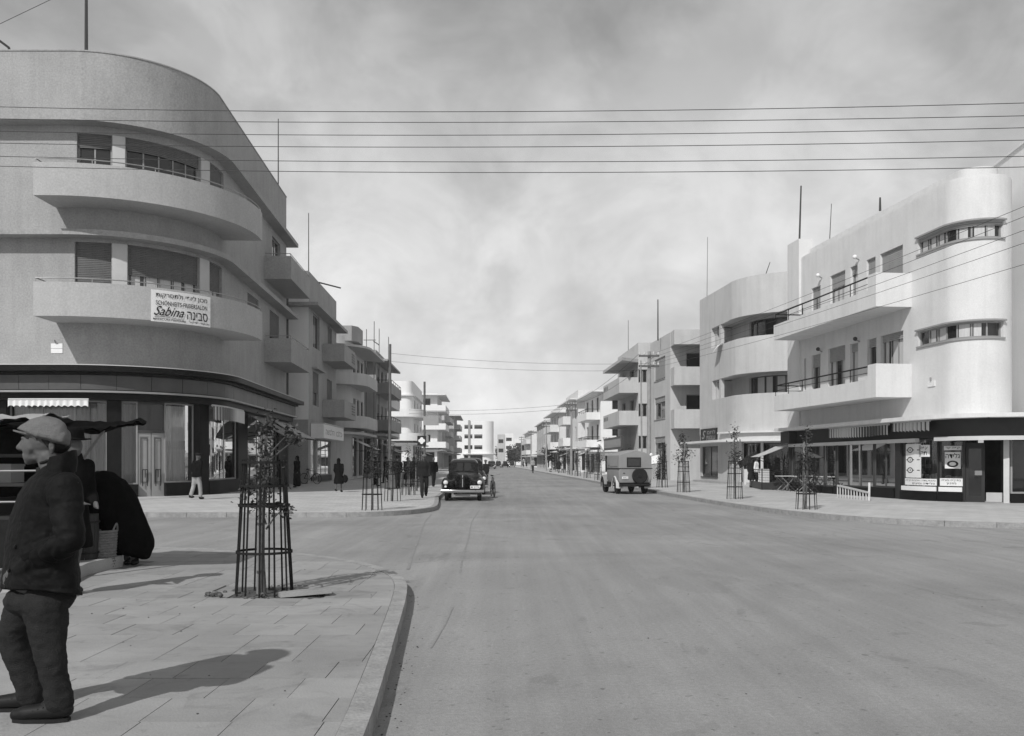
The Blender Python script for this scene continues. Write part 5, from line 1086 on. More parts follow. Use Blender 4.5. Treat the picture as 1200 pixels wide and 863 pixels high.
def bush(name, label, cat, c, clumps, n, size, m='leaf', trunk=None, seed=1):
    t = thing(name, label, cat, (c[0], c[1], .13)); mb = MB(); leaves(mb, [((c[0] + p[0], c[1] + p[1], .13 + p[2]), r) for p, r in clumps], n, size, seed); tag(mb.build('crown', m, t, 0), kind='stuff')
    if trunk:
        mb = MB().tube([(c[0], c[1], .05), (c[0] + .05, c[1], trunk)], [.035 * trunk, .018 * trunk], 7)
        for p, r in clumps[:6]: mb.tube([(c[0] + .03, c[1], trunk * .6), (c[0] + p[0] * .7, c[1] + p[1] * .7, .13 + p[2] * .85), (c[0] + p[0], c[1] + p[1], .13 + p[2])], [.016 * trunk, .01 * trunk, .004 * trunk], 5)
        mb.build('trunk', 'bark', t)
    return t
x, y = G(779, 562.5); bush('shrub', 'tall dark narrow bush at the foot of the third block', 'bush', (x, y), [((.1 * math.sin(k), 0, .3 + .32 * k), (.62 - .05 * k, .5, .4)) for k in range(8)], 1500, .16, seed=4)
x, y = G(786, 562); bush('hedge', 'low dark hedge by the wall right of the van', 'hedge', (x, y), [((-.9 + .3 * k, 0, .45), (.4, .45, .55)) for k in range(7)], 1500, .14, seed=5)
x, y = G(769, 562.5); canvas('awning', 'small white cloth awning between the van and the dark bush', [(x - .4, y + .6, 1.9), (x + .7, y + .6, 2.2), (x + .7, y, 1.5), (x - .4, y, 1.3)], 'cloth_white', sag=.1)
M['leaf_far'] = mat('far_leaf', .055, .7, .2, .4, .6)
for i, (px, d, h, w) in enumerate(((612, 340, 8, 5.5), (621, 330, 9.5, 6.5), (631, 325, 9.2, 6.), (637, 310, 6, 4), (604, 352, 6.5, 3.2), (599, 350, 6.5, 2.2), (586, 340, 7, 2.2))):
    c = ((px - HX) / F * d, d); q = random.Random(i); cl_ = [((q.uniform(-.5, .5) * w, q.uniform(-.4, .4) * w, h * q.uniform(.35, .85)), (w * .42, w * .42, h * .22)) for k in range(11)]
    bush('tree', ['bushy dark tree at the street end, left of the pair', 'tallest dark tree closing the street end', 'broad dark tree beside the tallest one at the street end', 'smaller dark tree at the right of the street end', 'slender tree left of the street end clump', 'thin cypress-like tree left of the end clump', 'thin dark tree before the pale far house'][i], 'tree', c, cl_, 900, .9, 'leaf_far', h * .8, 20 + i)
for i, (px, d, h) in enumerate(((646, 150, 4), (656, 165, 5), (664, 140, 4.2), (641, 190, 5))):
    c = ((px - HX) / F * d, d); q = random.Random(40 + i); cl_ = [((q.uniform(-.9, .9), q.uniform(-.8, .8), h * q.uniform(.45, .95)), (1., 1., .7)) for k in range(7)]
    bush('tree', ['first', 'second', 'third', 'fourth'][i] + ' small hazy garden tree along the far right pavement', 'tree', c, cl_, 500, .4, 'leaf_far', h * .7, 60 + i)
# ================================================================== PEOPLE
def warp(o, amp, freq, axis=(1, 1, 1), seed=0):
    """cloth folds: push the surface in and out along its normals"""
    me = o.data; ns = [v.normal.copy() for v in me.vertices]
    for v, n in zip(me.vertices, ns):
        p = Vector((v.co.x * freq * axis[0] + seed, v.co.y * freq * axis[1], v.co.z * freq * axis[2])); v.co += n * amp * (noise.noise(p) + .5 * noise.noise(p * 2.3))
    me.update()
def person(label, x, y, rz, h=1.68, kind='man', top='coat_dark', bottom='coat_dark', hat=None, stride=.25, arms=((.05, .0), (-.05, .0)), lean=0., group='people walking in the street', vox=.032, z=.13, collar=False, skirt=.42):
    """facing -Y before turning; one continuous body, with clothes over it"""
    t = thing('person', label, 'person', group=group); k = h / 1.7
    hipz, kn, an = .90, .49, .09; fl = -stride * .5
    legs = [(-.09, fl), (.09, -fl)]; J = lambda x_, y_, z_: Vector((x_ * k, (y_ - lean * max(0, z_ - .9)) * k, z_ * k))
    b = MB(); b.ell(J(0, -.01, 1.585), (.078 * k, .098 * k, .118 * k)); b.ell(J(0, -.045, 1.545), (.058 * k, .06 * k, .075 * k)); b.cap(J(0, -.095, 1.59), J(0, -.125, 1.555), .012 * k, .016 * k, 8)
    for s in (-1, 1): b.ell(J(s * .08, .005, 1.575), (.012 * k, .02 * k, .032 * k), n=8, m=6)
    b.cap(J(0, 0, 1.5), J(0, .01, 1.40), .055 * k, .06 * k); b.ell(J(0, 0, 1.2), (.15 * k, .1 * k, .25 * k)); b.ell(J(0, 0, .95), (.14 * k, .1 * k, .14 * k))
    A = []
    for s, (sw, bend) in zip((-1, 1), arms):
        sh = J(s * .19, .0, 1.38); el = J(s * .235, sw * .6 + .02, 1.10); wr = J(s * (.22 - bend * .5), sw - .06 - bend * .7, .86 + bend * .6)
        b.cap(sh, el, .045 * k, .04 * k, 9); b.cap(el, wr, .04 * k, .028 * k, 9); d = (wr - el).normalized(); pal = wr + d * .05 * k; b.ell(pal, (.022 * k, .04 * k, .048 * k), n=8, m=7)
        for q in range(4): f0 = pal + Vector((0, (q - 1.5) * .018 * k, 0)) + d * .02 * k; b.cap(f0, f0 + d * (.07 - abs(q - 1.4) * .008) * k + Vector((-s * .01, -.01, 0)) * k, .0095 * k, .008 * k, 6)
        b.cap(pal + Vector((0, -.03 * k, 0)), pal + Vector((-s * .01, -.055, -.03)) * k, .01 * k, .008 * k, 6); A.append((sh, el, wr))
    L = []
    for lx, fy in legs:
        hp = J(lx, 0, hipz); kn_ = J(lx * 1.05, fy * .45 - .03, kn); ak = J(lx, fy + .03, an + (.05 if fy > 0 and stride > .1 else 0)); b.cap(hp, kn_, .07 * k, .052 * k, 10); b.cap(kn_, ak, .05 * k, .036 * k, 10); L.append((hp, kn_, ak))
    body = b.build('body', 'skin', t); remesh(body, vox * .6, 3, .5)
    m = MB(); m.ell(J(0, .0, 1.26), (.205 * k, .135 * k, .2 * k)); m.ell(J(0, .0, 1.05), (.185 * k, .135 * k, .22 * k)); m.ell(J(0, 0, 1.39), (.16 * k, .09 * k, .075 * k))
    for sh, el, wr in A: m.cap(sh, el, .075 * k, .062 * k, 10); m.cap(el, el + (wr - el) * .93, .062 * k, .05 * k, 10)
    if kind in ('coat', 'robe'):
        zb = skirt if kind == 'coat' else .1; m.loft([[J(math.cos(a) * w, math.sin(a) * w * .72 + (fl * .0), z_) for a in [2 * math.pi * i / 14 for i in range(14)]] for w, z_ in ((.17, 1.15), (.2, .95), (.225, .75), (.24 + (.03 if kind == 'coat' else .02), zb))])
    else: m.loft([[J(math.cos(a) * w, math.sin(a) * w * .72, z_) for a in [2 * math.pi * i / 14 for i in range(14)]] for w, z_ in ((.17, 1.15), (.19, .95), (.2, .82))])
    if collar: m.cap(J(-.05, 0, 1.47), J(.05, 0, 1.47), .07 * k, .07 * k, 10)
    c = m.build('coat' if kind != 'man' else 'jacket', top, t); remesh(c, vox, 3, .5); warp(c, .012, 9, (1, 1, .5), x)
    if kind == 'man':
        m = MB(); m.ell(J(0, .01, .9), (.165 * k, .12 * k, .13 * k))
        for hp, kn_, ak in L: m.cap(hp, kn_, .095 * k, .08 * k, 10); m.cap(kn_, ak + (kn_ - ak) * .05, .08 * k, .072 * k, 10)
        c = m.build('trousers', bottom, t); remesh(c, vox, 3, .5); warp(c, .01, 10, (1, 1, .6), x + 3)
    for hp, kn_, ak in L:
        f = Vector(ak); m = MB(); m.ell((f.x, f.y - .06 * k, f.z - .045 * k), (.048 * k, .125 * k, .045 * k)); m.ell((f.x, f.y + .02 * k, f.z - .02 * k), (.045 * k, .06 * k, .065 * k)); o = m.build('shoe', 'shoe', t); remesh(o, .018, 2, .5)
    if hat == 'hat':
        m = MB().lathe([(.005, .13), (.07, .125), (.095, .10), (.1, .03), (.105, .012), (.165, .01), (.17, 0), (.1, -.008), (.005, -.008)][::-1], J(0, -.005, 1.655), 18); m.build('hat', 'coat_black', t)
    elif hat == 'cap':
        m = MB(); m.ell(J(0, .0, 1.665), (.105 * k, .13 * k, .058 * k)); m.ell(J(0, -.12, 1.638), (.075 * k, .06 * k, .014 * k)); m.build('cap', 'wool_cap' if top != 'coat_black' else 'coat_dark', t)
    elif hat == 'scarf':
        m = MB(); m.ell(J(0, .02, 1.6), (.1 * k, .115 * k, .13 * k)); m.ell(J(0, .05, 1.48), (.1 * k, .08 * k, .1 * k)); o = m.build('head_scarf', 'coat_black', t); remesh(o, .025, 2, .5)
    else:
        m = MB(); m.ell(J(0, .02, 1.625), (.088 * k, .1 * k, .095 * k)); m.ell(J(0, .06, 1.56), (.075 * k, .05 * k, .07 * k)); o = m.build('hair', 'hair', t); remesh(o, .02, 2, .5)
    return place(t, x, y, z, rz)
x, y = G(230, 585.5); person('man in dark jacket and pale trousers walking away past the shop entrance', x, y, R(150), 1.72, 'man', 'coat_black', 'trousers_pale', 'cap', .3, lean=.12)
x, y = G(397, 577); person('woman in a knee length black coat walking away down the left pavement', x, y, R(170), 1.56, 'coat', 'coat_black', 'coat_black', 'scarf', .3, ((.05, .12), (-.06, .05)))
w_bag = MB(); bx, by = G(404.5, 577); w_bag.ell((bx, by, .13 + .62), (.14, .12, .19)); w_bag.cap((bx - .06, by, .92), (bx - .05, by, 1.02), .02, .015); o = w_bag.build('bag', 'coat_black'); remesh(o, .03, 3, .5); tag(o, 'bulging black bag carried by the woman in the black coat', 'bag')
x, y = G(348, 571.5); person('figure in a long black robe standing by the shop awning', x, y, R(-40), 1.72, 'robe', 'coat_black', 'coat_black', 'scarf', .12)
x, y = G(497, 583.5); person('man in flat cap, dark jacket and grey trousers walking towards the camera', x, y, R(10), 1.68, 'man', 'coat_dark', 'trousers', 'cap', .4)
x, y = G(496.5, 583.0); o = MB().add([(x - .05, y - .16, 1.33), (x + .06, y - .16, 1.33), (x + .02, y - .175, 1.12), (x - .02, y - .175, 1.12)], [(0, 1, 2, 3)]).build('shirt_front', 'cloth_white')
own(o, [q for q in C.objects if q.get('label', '').startswith('man in flat cap, dark jacket')][0]); o.matrix_parent_inverse = [q for q in C.objects if q.get('label', '').startswith('man in flat cap, dark jacket')][0].matrix_basis.inverted()
for i, (px, py, rz, kd, ht, lb) in enumerate(((466, 573, 20, 'man', 'hat', 'dark clothed man with a hat among the tree guards by the thin pole'), (478, 571, 170, 'coat', None, 'dark coated person walking away behind the second tree guard'), (485, 569.5, 0, 'coat', 'scarf', 'dark robed person between the tree guards and the sign post'), (508, 570.5, 30, 'man', None, 'dark clothed man at the kerb just left of the parked black car'), (440, 570, 90, 'robe', 'scarf', 'dark robed person by the shops left of the thin pole'), (452, 566.5, -60, 'man', 'hat', 'man with a hat in the shade of the shops on the left'))):
    x, y = G(px, py); person(lb, x, y, R(rz), 1.66, kd, 'coat_black', 'coat_dark', ht, .3, vox=.045)
x, y = G(569, 569, 0); person('dark figure beside the bicycle at the road side by the parked cars', x, y, R(160), 1.65, 'man', 'coat_dark', 'trousers', 'cap', .2, vox=.045, z=0)
for i, (px, d, lb) in enumerate(((613.5, 205, 'tiny dark figure in the middle of the road far away'), (617, 215, 'faint pedestrian by the far right kerb'), (645, 120, 'pale figure on the far right pavement beside the third pole'), (655, 112, 'small figure walking on the right pavement in the distance'))): person(lb, (px - HX) / F * d, d, R(rnd.uniform(0, 360)), 1.75, 'coat', 'coat_dark' if i != 2 else 'cloth_white', 'coat_dark', 'hat', .2, vox=.07, z=0 if i < 2 else .13, group='tiny figures in the distance')
person('rider on the far bicycle near the right kerb', 2.75, 118.1, 0, 1.7, 'man', 'trousers_pale', 'trousers', None, .1, vox=.06, z=.22, group='tiny figures in the distance')
x, y = G(888, 572.2); person('person with a pale head cloth standing behind the terrace fence', x, y + 1.2, R(20), 1.66, 'coat', 'coat_dark', 'coat_dark', None, .05, vox=.04)
x, y = G(905, 572.5); person('person in a white jacket behind the terrace fence', x - .4, y + 1.6, R(60), 1.66, 'man', 'cloth_white', 'coat_dark', None, .05, vox=.04)
# --- the man in the dark hat beside the stall
person('man in a dark brimmed hat and black coat half hidden behind the near man', -4.72, 9.55, R(62), 1.70, 'coat', 'coat_black', 'coat_black', 'hat', .1, ((.0, .25), (-.05, .2)), lean=.1, group='people around the street stall', vox=.024, collar=True, skirt=.5)
# --- the stooping woman in a black cloak
def U(px, py, d): return Vector(((px - HX) / F * d, d, CZ + (HY - py) / F * d))
WM = thing('person', 'woman wrapped in a black cloak bending over the wicker basket', 'person', (-5.3, 12.4, .13), 0, 'people around the street stall'); D = 12.4
b = MB()
for px, w in ((156, -.06), (148, .1)):
    hp = U(150, 600, D + w); k_ = U(px + 2, 630, D + w); a_ = U(px, 655, D + w); b.cap(hp, k_, .08, .06); b.cap(k_, a_, .055, .04)
b.cap(U(148, 592, D), U(122, 572, D), .15, .16); b.cap(U(120, 575, D), U(110, 588, D), .06, .06); b.ell(U(108, 594, D), (.1, .085, .11))
for w in (-.2, .2): b.cap(U(122, 578, D + w), U(118, 602, D + w * .9), .045, .04); b.cap(U(118, 602, D + w * .9), U(116, 622, D + w * .5), .038, .028); b.ell(U(116, 627, D + w * .45), (.03, .04, .05))
remesh(b.build('body', 'skin', WM), .022, 3, .5)
b = MB(); rg = []; NQ = 40
for py, x0_, x1_, hw in ((552, 113, 127, .07), (556, 109, 134, .16), (563, 105, 144.5, .24), (578, 102, 156, .30), (594, 105, 163.5, .33), (609, 110, 169, .34), (622, 119, 174.5, .33), (634, 127, 179.5, .30), (642, 133, 180, .26), (648, 140, 177, .2), (655, 166, 174.5, .07)):
    c = U((x0_ + x1_) / 2, py, D); hx = (x1_ - x0_) / 2 / F * D; t_f = max(0, min(1, (py - 560) / 70)); lst = []
    for i in range(NQ):
        a = 2 * math.pi * i / NQ; f_ = 1 + t_f * (.05 * math.sin(7 * a + .02 * py) + .04 * math.sin(11 * a + 1)); lst.append(c + Vector((math.copysign(abs(math.cos(a)) ** .9, math.cos(a)) * hx * (f_ if abs(math.cos(a)) < .9 else 1), math.sin(a) * hw * f_, 0)))
    rg.append(lst)
b.loft(rg); b.cap(U(118, 588, D - .12), U(117, 612, D - .12), .11, .09); b.cap(U(110, 585, D), U(109, 597, D), .13, .12); b.cap(U(142, 640, D + .1), U(139, 650, D + .1), .1, .05); c = b.build('cloak', 'cloth_dark', WM); remesh(c, .02, 2, .5); warp(c, .012, 6, (1.6, 1.6, .4), 2)
for px, w in ((158, -.06), (150, .1)):
    p = U(px, 659, D + w); m = MB(); m.ell((p.x + .01, p.y - .03, p.z), (.055, .1, .04)); m.ell((p.x, p.y + .03, p.z + .03), (.045, .05, .05)); remesh(m.build('shoe', 'shoe', WM), .016, 2, .5)
# --- the near man in cap and leather jacket
NM = thing('person', 'man in light tweed flat cap and dark leather jacket at the left edge', 'person', (-2.66, 5.0, .13), 0, 'people around the street stall'); D = 5.0
V = lambda px, py, w=0.: Vector(((px - HX) / F * (D + w), D + w, CZ + (HY - py) / F * (D + w))); PX = D / F
b = MB()                                                        # body: head with face, neck, trunk, arms, hands, legs in one surface
b.ell(V(53, 515), (.096, .076, .098), n=20, m=13); b.ell(V(41, 523), (.068, .064, .085), n=16, m=11); b.ell(V(39, 535), (.054, .052, .042)); b.ell(V(33.5, 541), (.022, .026, .02)); b.ell(V(50, 532), (.07, .06, .05))
b.cap(V(28, 515.5), V(22.5, 524.5), .0105, .0175, 8); b.ell(V(25.5, 526), (.016, .021, .012), n=10, m=7); b.ell(V(31, 513.5), (.02, .05, .012)); b.ell(V(29.5, 533), (.014, .026, .0075)); b.ell(V(30, 536.2), (.013, .024, .0075))
for s in (-1, 1): b.ell(V(37, 525, s * .04), (.03, .026, .026)); b.ell(V(60.5, 523.5, s * .077), (.019, .012, .034), n=10, m=8); b.ell(V(61, 530, s * .074), (.011, .01, .014), n=8, m=6)
b.cap(V(57, 534), V(66, 560), .064, .068); b.ell(V(56, 610), (.13, .16, .22)); b.ell(V(52, 680), (.15, .17, .14))
ARM = [((76, 574, -.185), (82, 634, -.26), (26, 668, -.15)), ((50, 574, .185), (56, 634, .26), (18, 666, .15))]
for (a, e, w_), s in zip(ARM, (-1, 1)):
    a, e, w_ = V(*a), V(*e), V(*w_); b.cap(a, e, .055, .05); b.cap(e, w_, .048, .034); d = (w_ - e).normalized(); pl = w_ + d * .06; b.ell(pl, (.052, .022, .042))
    up_ = Vector((0, 0, 1)); up_ = (up_ - d * up_.dot(d)).normalized()
    for q, ln in enumerate((.062, .072, .068, .052)): f0 = pl + d * .03 + up_ * (.03 - q * .02); f1 = f0 + d * ln * .6 - up_ * .005; b.cap(f0, f1, .0095, .009, 7); b.cap(f1, f1 + d * ln * .4 - up_ * .014 - Vector((0, s * .01, 0)), .009, .0075, 7)
    b.cap(pl - d * .02 + up_ * .03, pl + d * .03 + up_ * .055, .012, .0095, 7)
LEG = [((55, 705, -.1), (57, 756, -.11), (70, 824, -.1)), ((34, 705, .12), (15, 745, .12), (37, 814, .12))]
for h_, k_, a_ in LEG: b.cap(V(*h_), V(*k_), .08, .06); b.cap(V(*k_), V(*a_), .05, .042)
body = b.build('body', 'skin', NM); remesh(body, .0065, 3, .5)
nrm = [v.normal.copy() for v in body.data.vertices]
def dent(px, py, w, r, amp):
    c0 = V(px, py, w)
    for v, nn in zip(body.data.vertices, nrm):
        d = (v.co - c0).length
        if d < r: v.co -= nn * amp * (1 - (d / r) ** 2) ** 2
for s in (-1, 1):
    dent(31, 518, s * .036, .02, .008); dent(38, 533, s * .055, .03, .009); dent(34, 529, s * .036, .014, .005); dent(30, 534.7, s * .018, .014, .006); dent(60.5, 524, s * .09, .011, .006); dent(27.5, 528, s * .012, .006, .004)
dent(28, 534.7, 0, .013, .006); dent(33, 538.5, 0, .012, .004); dent(38, 534, -.055, .02, .004); dent(50, 541, -.07, .03, .006)
for s in (-1, 1):
    e_ = MB().ell(V(30.2, 517.6, s * .034), (.013, .012, .0075), n=10, m=8).build('eye', 'frame_dark', NM); MB().cap(V(28.3, 513.6, s * .02), V(33, 513.8, s * .056), .0075, .006, 7).build('eyebrow', 'hair', NM)
MB().tube([V(30.5, 535.3, -.028), V(27.6, 534.7, -.014), V(26.9, 534.7, 0), V(27.6, 534.7, .014), V(30.5, 535.3, .028)], .003, 6).build('mouth', 'hair', NM)
b = MB(); b.ell(V(68, 519), (.07, .074, .062)); b.ell(V(60, 515), (.08, .079, .05)); b.cap(V(55.5, 516, -.073), V(55, 524, -.073), .01, .007, 6); b.cap(V(55.5, 516, .073), V(55, 524, .073), .01, .007, 6); remesh(b.build('hair', 'hair', NM), .01, 2, .5)
b = MB(); rg = []                                              # cap: a flat crown drawn forward over the peak, lofted across the head
for k in range(15):
    t = -1 + 2 * k / 14; w = .122 * t; q = math.sqrt(max(0, 1 - abs(t) ** 2.6)); prof = ((19, 502.5), (27, 497), (36, 491.5), (47, 488), (58, 488), (69, 491.5), (77, 498), (82, 507), (83, 516), (80, 523), (70, 521), (55, 517), (40, 513), (28, 508))
    cx, cy = 52, 510 + 2 * abs(t); rg.append([V(cx + (px - cx) * (.25 + .75 * q), cy + (py - cy) * (.22 + .78 * q), w * (1 - .0)) for px, py in prof])
b.loft(rg); c = b.build('cap', 'wool_cap', NM); remesh(c, .0075, 5, .5); warp(c, .0055, 15, (1, 1, 1.6), 5); warp(c, .002, 45, (1, 1, 1), 2)
b = MB(); rg = []
for k in range(13):
    t = -1 + 2 * k / 12; e = math.sqrt(max(0, 1 - t * t)); w = .088 * t; rg.append([V(34 - 18.5 * e, 507.5 - 4.5 * e + .6, w) , V(34 - 19 * e, 508.5 - 4.5 * e + 1.4, w), V(42, 515.5, w * .95), V(42, 512.0, w * .95)])
b.loft(rg); b.build('cap_brim', 'wool_cap', c)
MB().ell(V(52, 487.8), (.012, .012, .006), n=10, m=6).build('cap_button', 'wool_cap', c)
b = MB(); rg = []                                                # jacket
for py, cx, hx, hw in ((546, 66, 16, .085), (553, 65, 22, .14), (562, 62, 29, .195), (580, 57, 36, .215), (606, 52, 40, .215), (634, 49, 43, .215), (662, 48, 45, .225), (682, 48, 47.5, .235), (694, 48.5, 49, .24)):
    rg.append([V(cx + hx * math.copysign(abs(math.cos(a)) ** .85, math.cos(a)), py + (4 * math.cos(a) if py > 650 else 0), hw * math.copysign(abs(math.sin(a)) ** .85, math.sin(a))) for a in [2 * math.pi * i / 28 for i in range(28)]])
b.loft(rg)
for a, e, w_ in ARM:
    a, e, w_ = V(*a), V(*e), V(*w_); b.ell(a, (.095, .085, .1)); b.cap(a, e, .088, .074, 16); b.cap(e, w_, .074, .056, 16)
    for t in (.08, .22, .36, .5): q = e.lerp(w_, t); b.ell(q, (.05, .078 - .02 * t, .085 - .022 * t), Matrix.Rotation(R(25), 3, 'Y'), 14, 9)
c = b.build('jacket', 'jacket', NM); remesh(c, .009, 3, .5); warp(c, .007, 6, (1, 1, .8), 1); warp(c, .0025, 24, (1, 1, 1.4), 7)
nrm = [v.normal.copy() for v in c.data.vertices]
for v, nn in zip(c.data.vertices, nrm):                          # folds bunched at the bent elbow, drags across the back, raised armhole seam
    for a, e, w_ in ARM:
        a, e, w_ = V(*a), V(*e), V(*w_)
        for p0, p1, amp, fr in ((e, w_, .0075, 4.5), (a, e, .004, 3.)):
            d = p1 - p0; t = (v.co - p0).dot(d) / d.length_squared; r = (v.co - p0 - d * t).length
            if 0 < t < 1 and r < .11: v.co += nn * amp * math.sin(6.2832 * fr * (t + .25 * noise.noise(v.co * 9)) + 6 * (v.co.z - p0.z)) * math.sin(math.pi * t) ** .5 * (1 - t * .5 if p0 is e else t)
        r = (v.co - a).length
        if abs(r - .125) < .018 and v.co.z < a.z + .09: v.co -= nn * .006 * (1 - abs(r - .125) / .018)
    if v.co.x > V(60, 600).x: v.co += nn * .003 * math.sin(38 * v.co.z + 16 * v.co.x + 5 * noise.noise(v.co * 4))
    hz_ = v.co.z - V(0, 684).z
    if abs(hz_) < .012: v.co -= nn * .004
c.data.update()
for w_, x0, x1, y0, y1 in ((-.228, 26, 44, 652, 656),): MB().bar(V(x0, y0 + 3, w_ - .005), V(x1, y1 - 12, w_ - .012), .012, .03).build('pocket_welt', 'jacket', NM)
b = MB(); rg = []                                                # turned up collar
for i in range(19):
    a = R(-158 + 316 * i / 18); lo = V(65 + 21 * math.cos(a), 556 - 3 * math.cos(a) + (8 if math.cos(a) < -.3 else 0), .125 * math.sin(a)); hi_ = V(66 + 19 * math.cos(a), 531 - 3.5 * math.cos(a) + (20 if math.cos(a) < -.5 else 6 * (1 - math.cos(a)) * .5), .112 * math.sin(a)); o_ = Vector((math.cos(a), math.sin(a), 0)) * .012
    rg.append([lo - o_ * .3, lo + o_ * 1.6, lo.lerp(hi_, .5) + o_ * (1.9 + .7 * math.sin(i * 1.7)), hi_ + o_ * (1.5 + .5 * math.sin(i * 2.3)), hi_])
b.loft(rg); cl_ = b.build('collar', 'jacket', NM); warp(cl_, .004, 20)
b = MB(); b.cap(V(46, 551, -.03), V(49, 560, -.05), .022, .022); b.cap(V(47, 543, -.055), V(66, 537, -.085), .012, .012); remesh(b.build('scarf', 'trousers', NM), .012, 3, .5)
MB().tube([V(92 - 60 * (i / 8.), 566 + 22 * (i / 8.) ** 2, -.2 - .03 * math.sin(i / 8. * 3)) for i in range(3)], .004, 5).build('seam', 'shoe', NM)
z_ = MB(); z_.tube([V(47 - 29 * t - 8 * t * t, 556 + 130 * t, -.09 - .05 * math.sin(t * 3)) for t in [i / 10 for i in range(11)]], .006, 5); z_.build('front_edge', 'shoe', NM)
for k in range(4): MB().ell(V(33 - 7.5 * k, 585 + 28 * k, -.15 - .012 * k), (.008, .012, .012), n=8, m=6).build('button', 'shoe', NM)
b = MB(); b.ell(V(48, 702), (.185, .185, .1))
for (h_, k_, a_), bk in zip(LEG, (0, 0)):
    h_, k_, a_ = V(*h_), V(*k_), V(*a_); b.cap(h_, k_, .116, .088, 16); b.cap(k_, k_.lerp(a_, .7), .087, .07, 16); b.cap(k_.lerp(a_, .6), a_, .071, .072, 16)
c = b.build('trousers', 'trousers', NM); remesh(c, .0105, 3, .5); warp(c, .012, 7, (1, 1, .7), 9); warp(c, .006, 17, (1, 1, 1.8), 4)
for (hx, hy, w), (tx, ty) in (((76, 833, -.1), (18, 848)), ((43, 822.5, .12), (-9, 833))):
    h_ = V(hx, hy, w); t_ = V(tx, ty, w); t_.z = h_.z = .13; m = MB(); f = lambda s: h_.lerp(t_, s)
    m.cap(f(.0) + Vector((0, 0, .065)), f(.12) + Vector((0, 0, .06)), .047, .05); m.cap(f(.2) + Vector((0, -.005, .06)), f(.8) + Vector((0, -.01, .045)), .052, .042); m.cap(f(.72) + Vector((0, -.008, .042)), f(.95) + Vector((0, -.01, .038)), .046, .036); m.cap(f(.05) + Vector((0, 0, .09)), f(.3) + Vector((0, 0, .085)), .05, .045)
    o = m.build('shoe', 'shoe', NM); remesh(o, .008, 4, .5)
    for v in o.data.vertices: v.co.z = max(v.co.z, .133)
    sl = MB(); sl.prism([(f(s).x, f(s).y + sd * w_) for s, w_, sd in ((-.09, .02, -1), (.15, .05, -1), (.75, .056, -1), (1.0, .035, -1), (1.04, .0, 1), (1.0, .02, 1), (.75, .04, 1), (.15, .05, 1), (-.09, .02, 1))], .132, .150); sl.build('sole', 'rubber', o)
    lc = MB()
    for s in (.34, .44, .54): p = f(s) + Vector((0, -.02, .098 - (s - .34) * .09)); lc.cap(p + Vector((-.004, -.028, -.012)), p + Vector((.004, .02, 0)), .0035, .0035, 5)
    lc.build('lace', 'hair', o)
# ================================================================== THE STREET STALL BEHIND HIM
ST = thing('market_stall', 'dark cluttered street stall under sagging cloth at the left edge', 'stall', (-6.2, 11.3, .27))
for x, y, h in ((-5.45, 10.6, 2.05), (-6.4, 12.1, 2.1), (-7.6, 10.6, 2.3), (-7.6, 12.0, 2.3)): MB().tube([(x, y, .25), (x + .02, y, h)], .03, 6).build('post', 'dark_wood', ST)
for z, m in ((.85, 'dark_wood'), (1.25, 'dark_wood'), (1.6, 'dark_wood')): MB().box(-7.6, -5.75, 10.75, 11.6, z, z + .04).build('shelf', m, ST)
MB().box(-7.6, -5.75, 11.6, 11.65, .27, 2.0).build('back_panel', 'coat_dark', ST); MB().box(-7.6, -5.8, 10.72, 10.76, .27, .85).build('front_panel', 'coat_dark', ST)
for z in (1.05, 1.42): MB().tube([(-7.6, 10.7, z), (-5.6, 10.7, z + .02)], .012, 5).build('rail', 'galv', ST)
def cloth_roof(name, label, quad, m, seed, n=16, sag=.12, rag=.08):
    a, b_, c_, d_ = [Vector(q) for q in quad]; mb = MB(); q = random.Random(seed)
    for th in (0, -.018):
        k = len(mb.v)
        for j in range(n + 1):
            for i in range(n + 1):
                u, v = i / n, j / n; p = (a * (1 - u) + b_ * u) * (1 - v) + (d_ * (1 - u) + c_ * u) * v; p.z += th - sag * math.sin(math.pi * v) * math.sin(math.pi * u) + rag * noise.noise((u * 7 + seed, v * 5, 0)) - (.1 * abs(noise.noise((u * 9, seed, 3))) if j == 0 else 0); mb.v.append(tuple(p))
        mb.f += [tuple(k + t for t in ((j * (n + 1) + i, j * (n + 1) + i + 1, (j + 1) * (n + 1) + i + 1, (j + 1) * (n + 1) + i)[::(1 if th == 0 else -1)])) for j in range(n) for i in range(n)]
    return tag(mb.build(name, m), label, 'cloth')
cloth_roof('stall_cloth', 'black ragged cloth sagging over the stall behind the man in the dark hat', [(-6.3, 10.2, 1.98), (-4.75, 10.6, 1.97), (-4.85, 11.9, 2.08), (-6.4, 12.2, 2.12)], 'cloth_dark', 3)
cloth_roof('stall_cloth', 'greyer cloth strip over the left end of the stall by the cap', [(-8.0, 10.0, 2.06), (-5.9, 10.2, 2.02), (-5.8, 11.8, 2.16), (-8.0, 12.0, 2.2)], 'sign_grey', 8)
MB().tube([(-5.42, 11.2, 1.5), (-4.95, 10.9, 1.95)], .016, 5).build('brace', 'wood', ST)
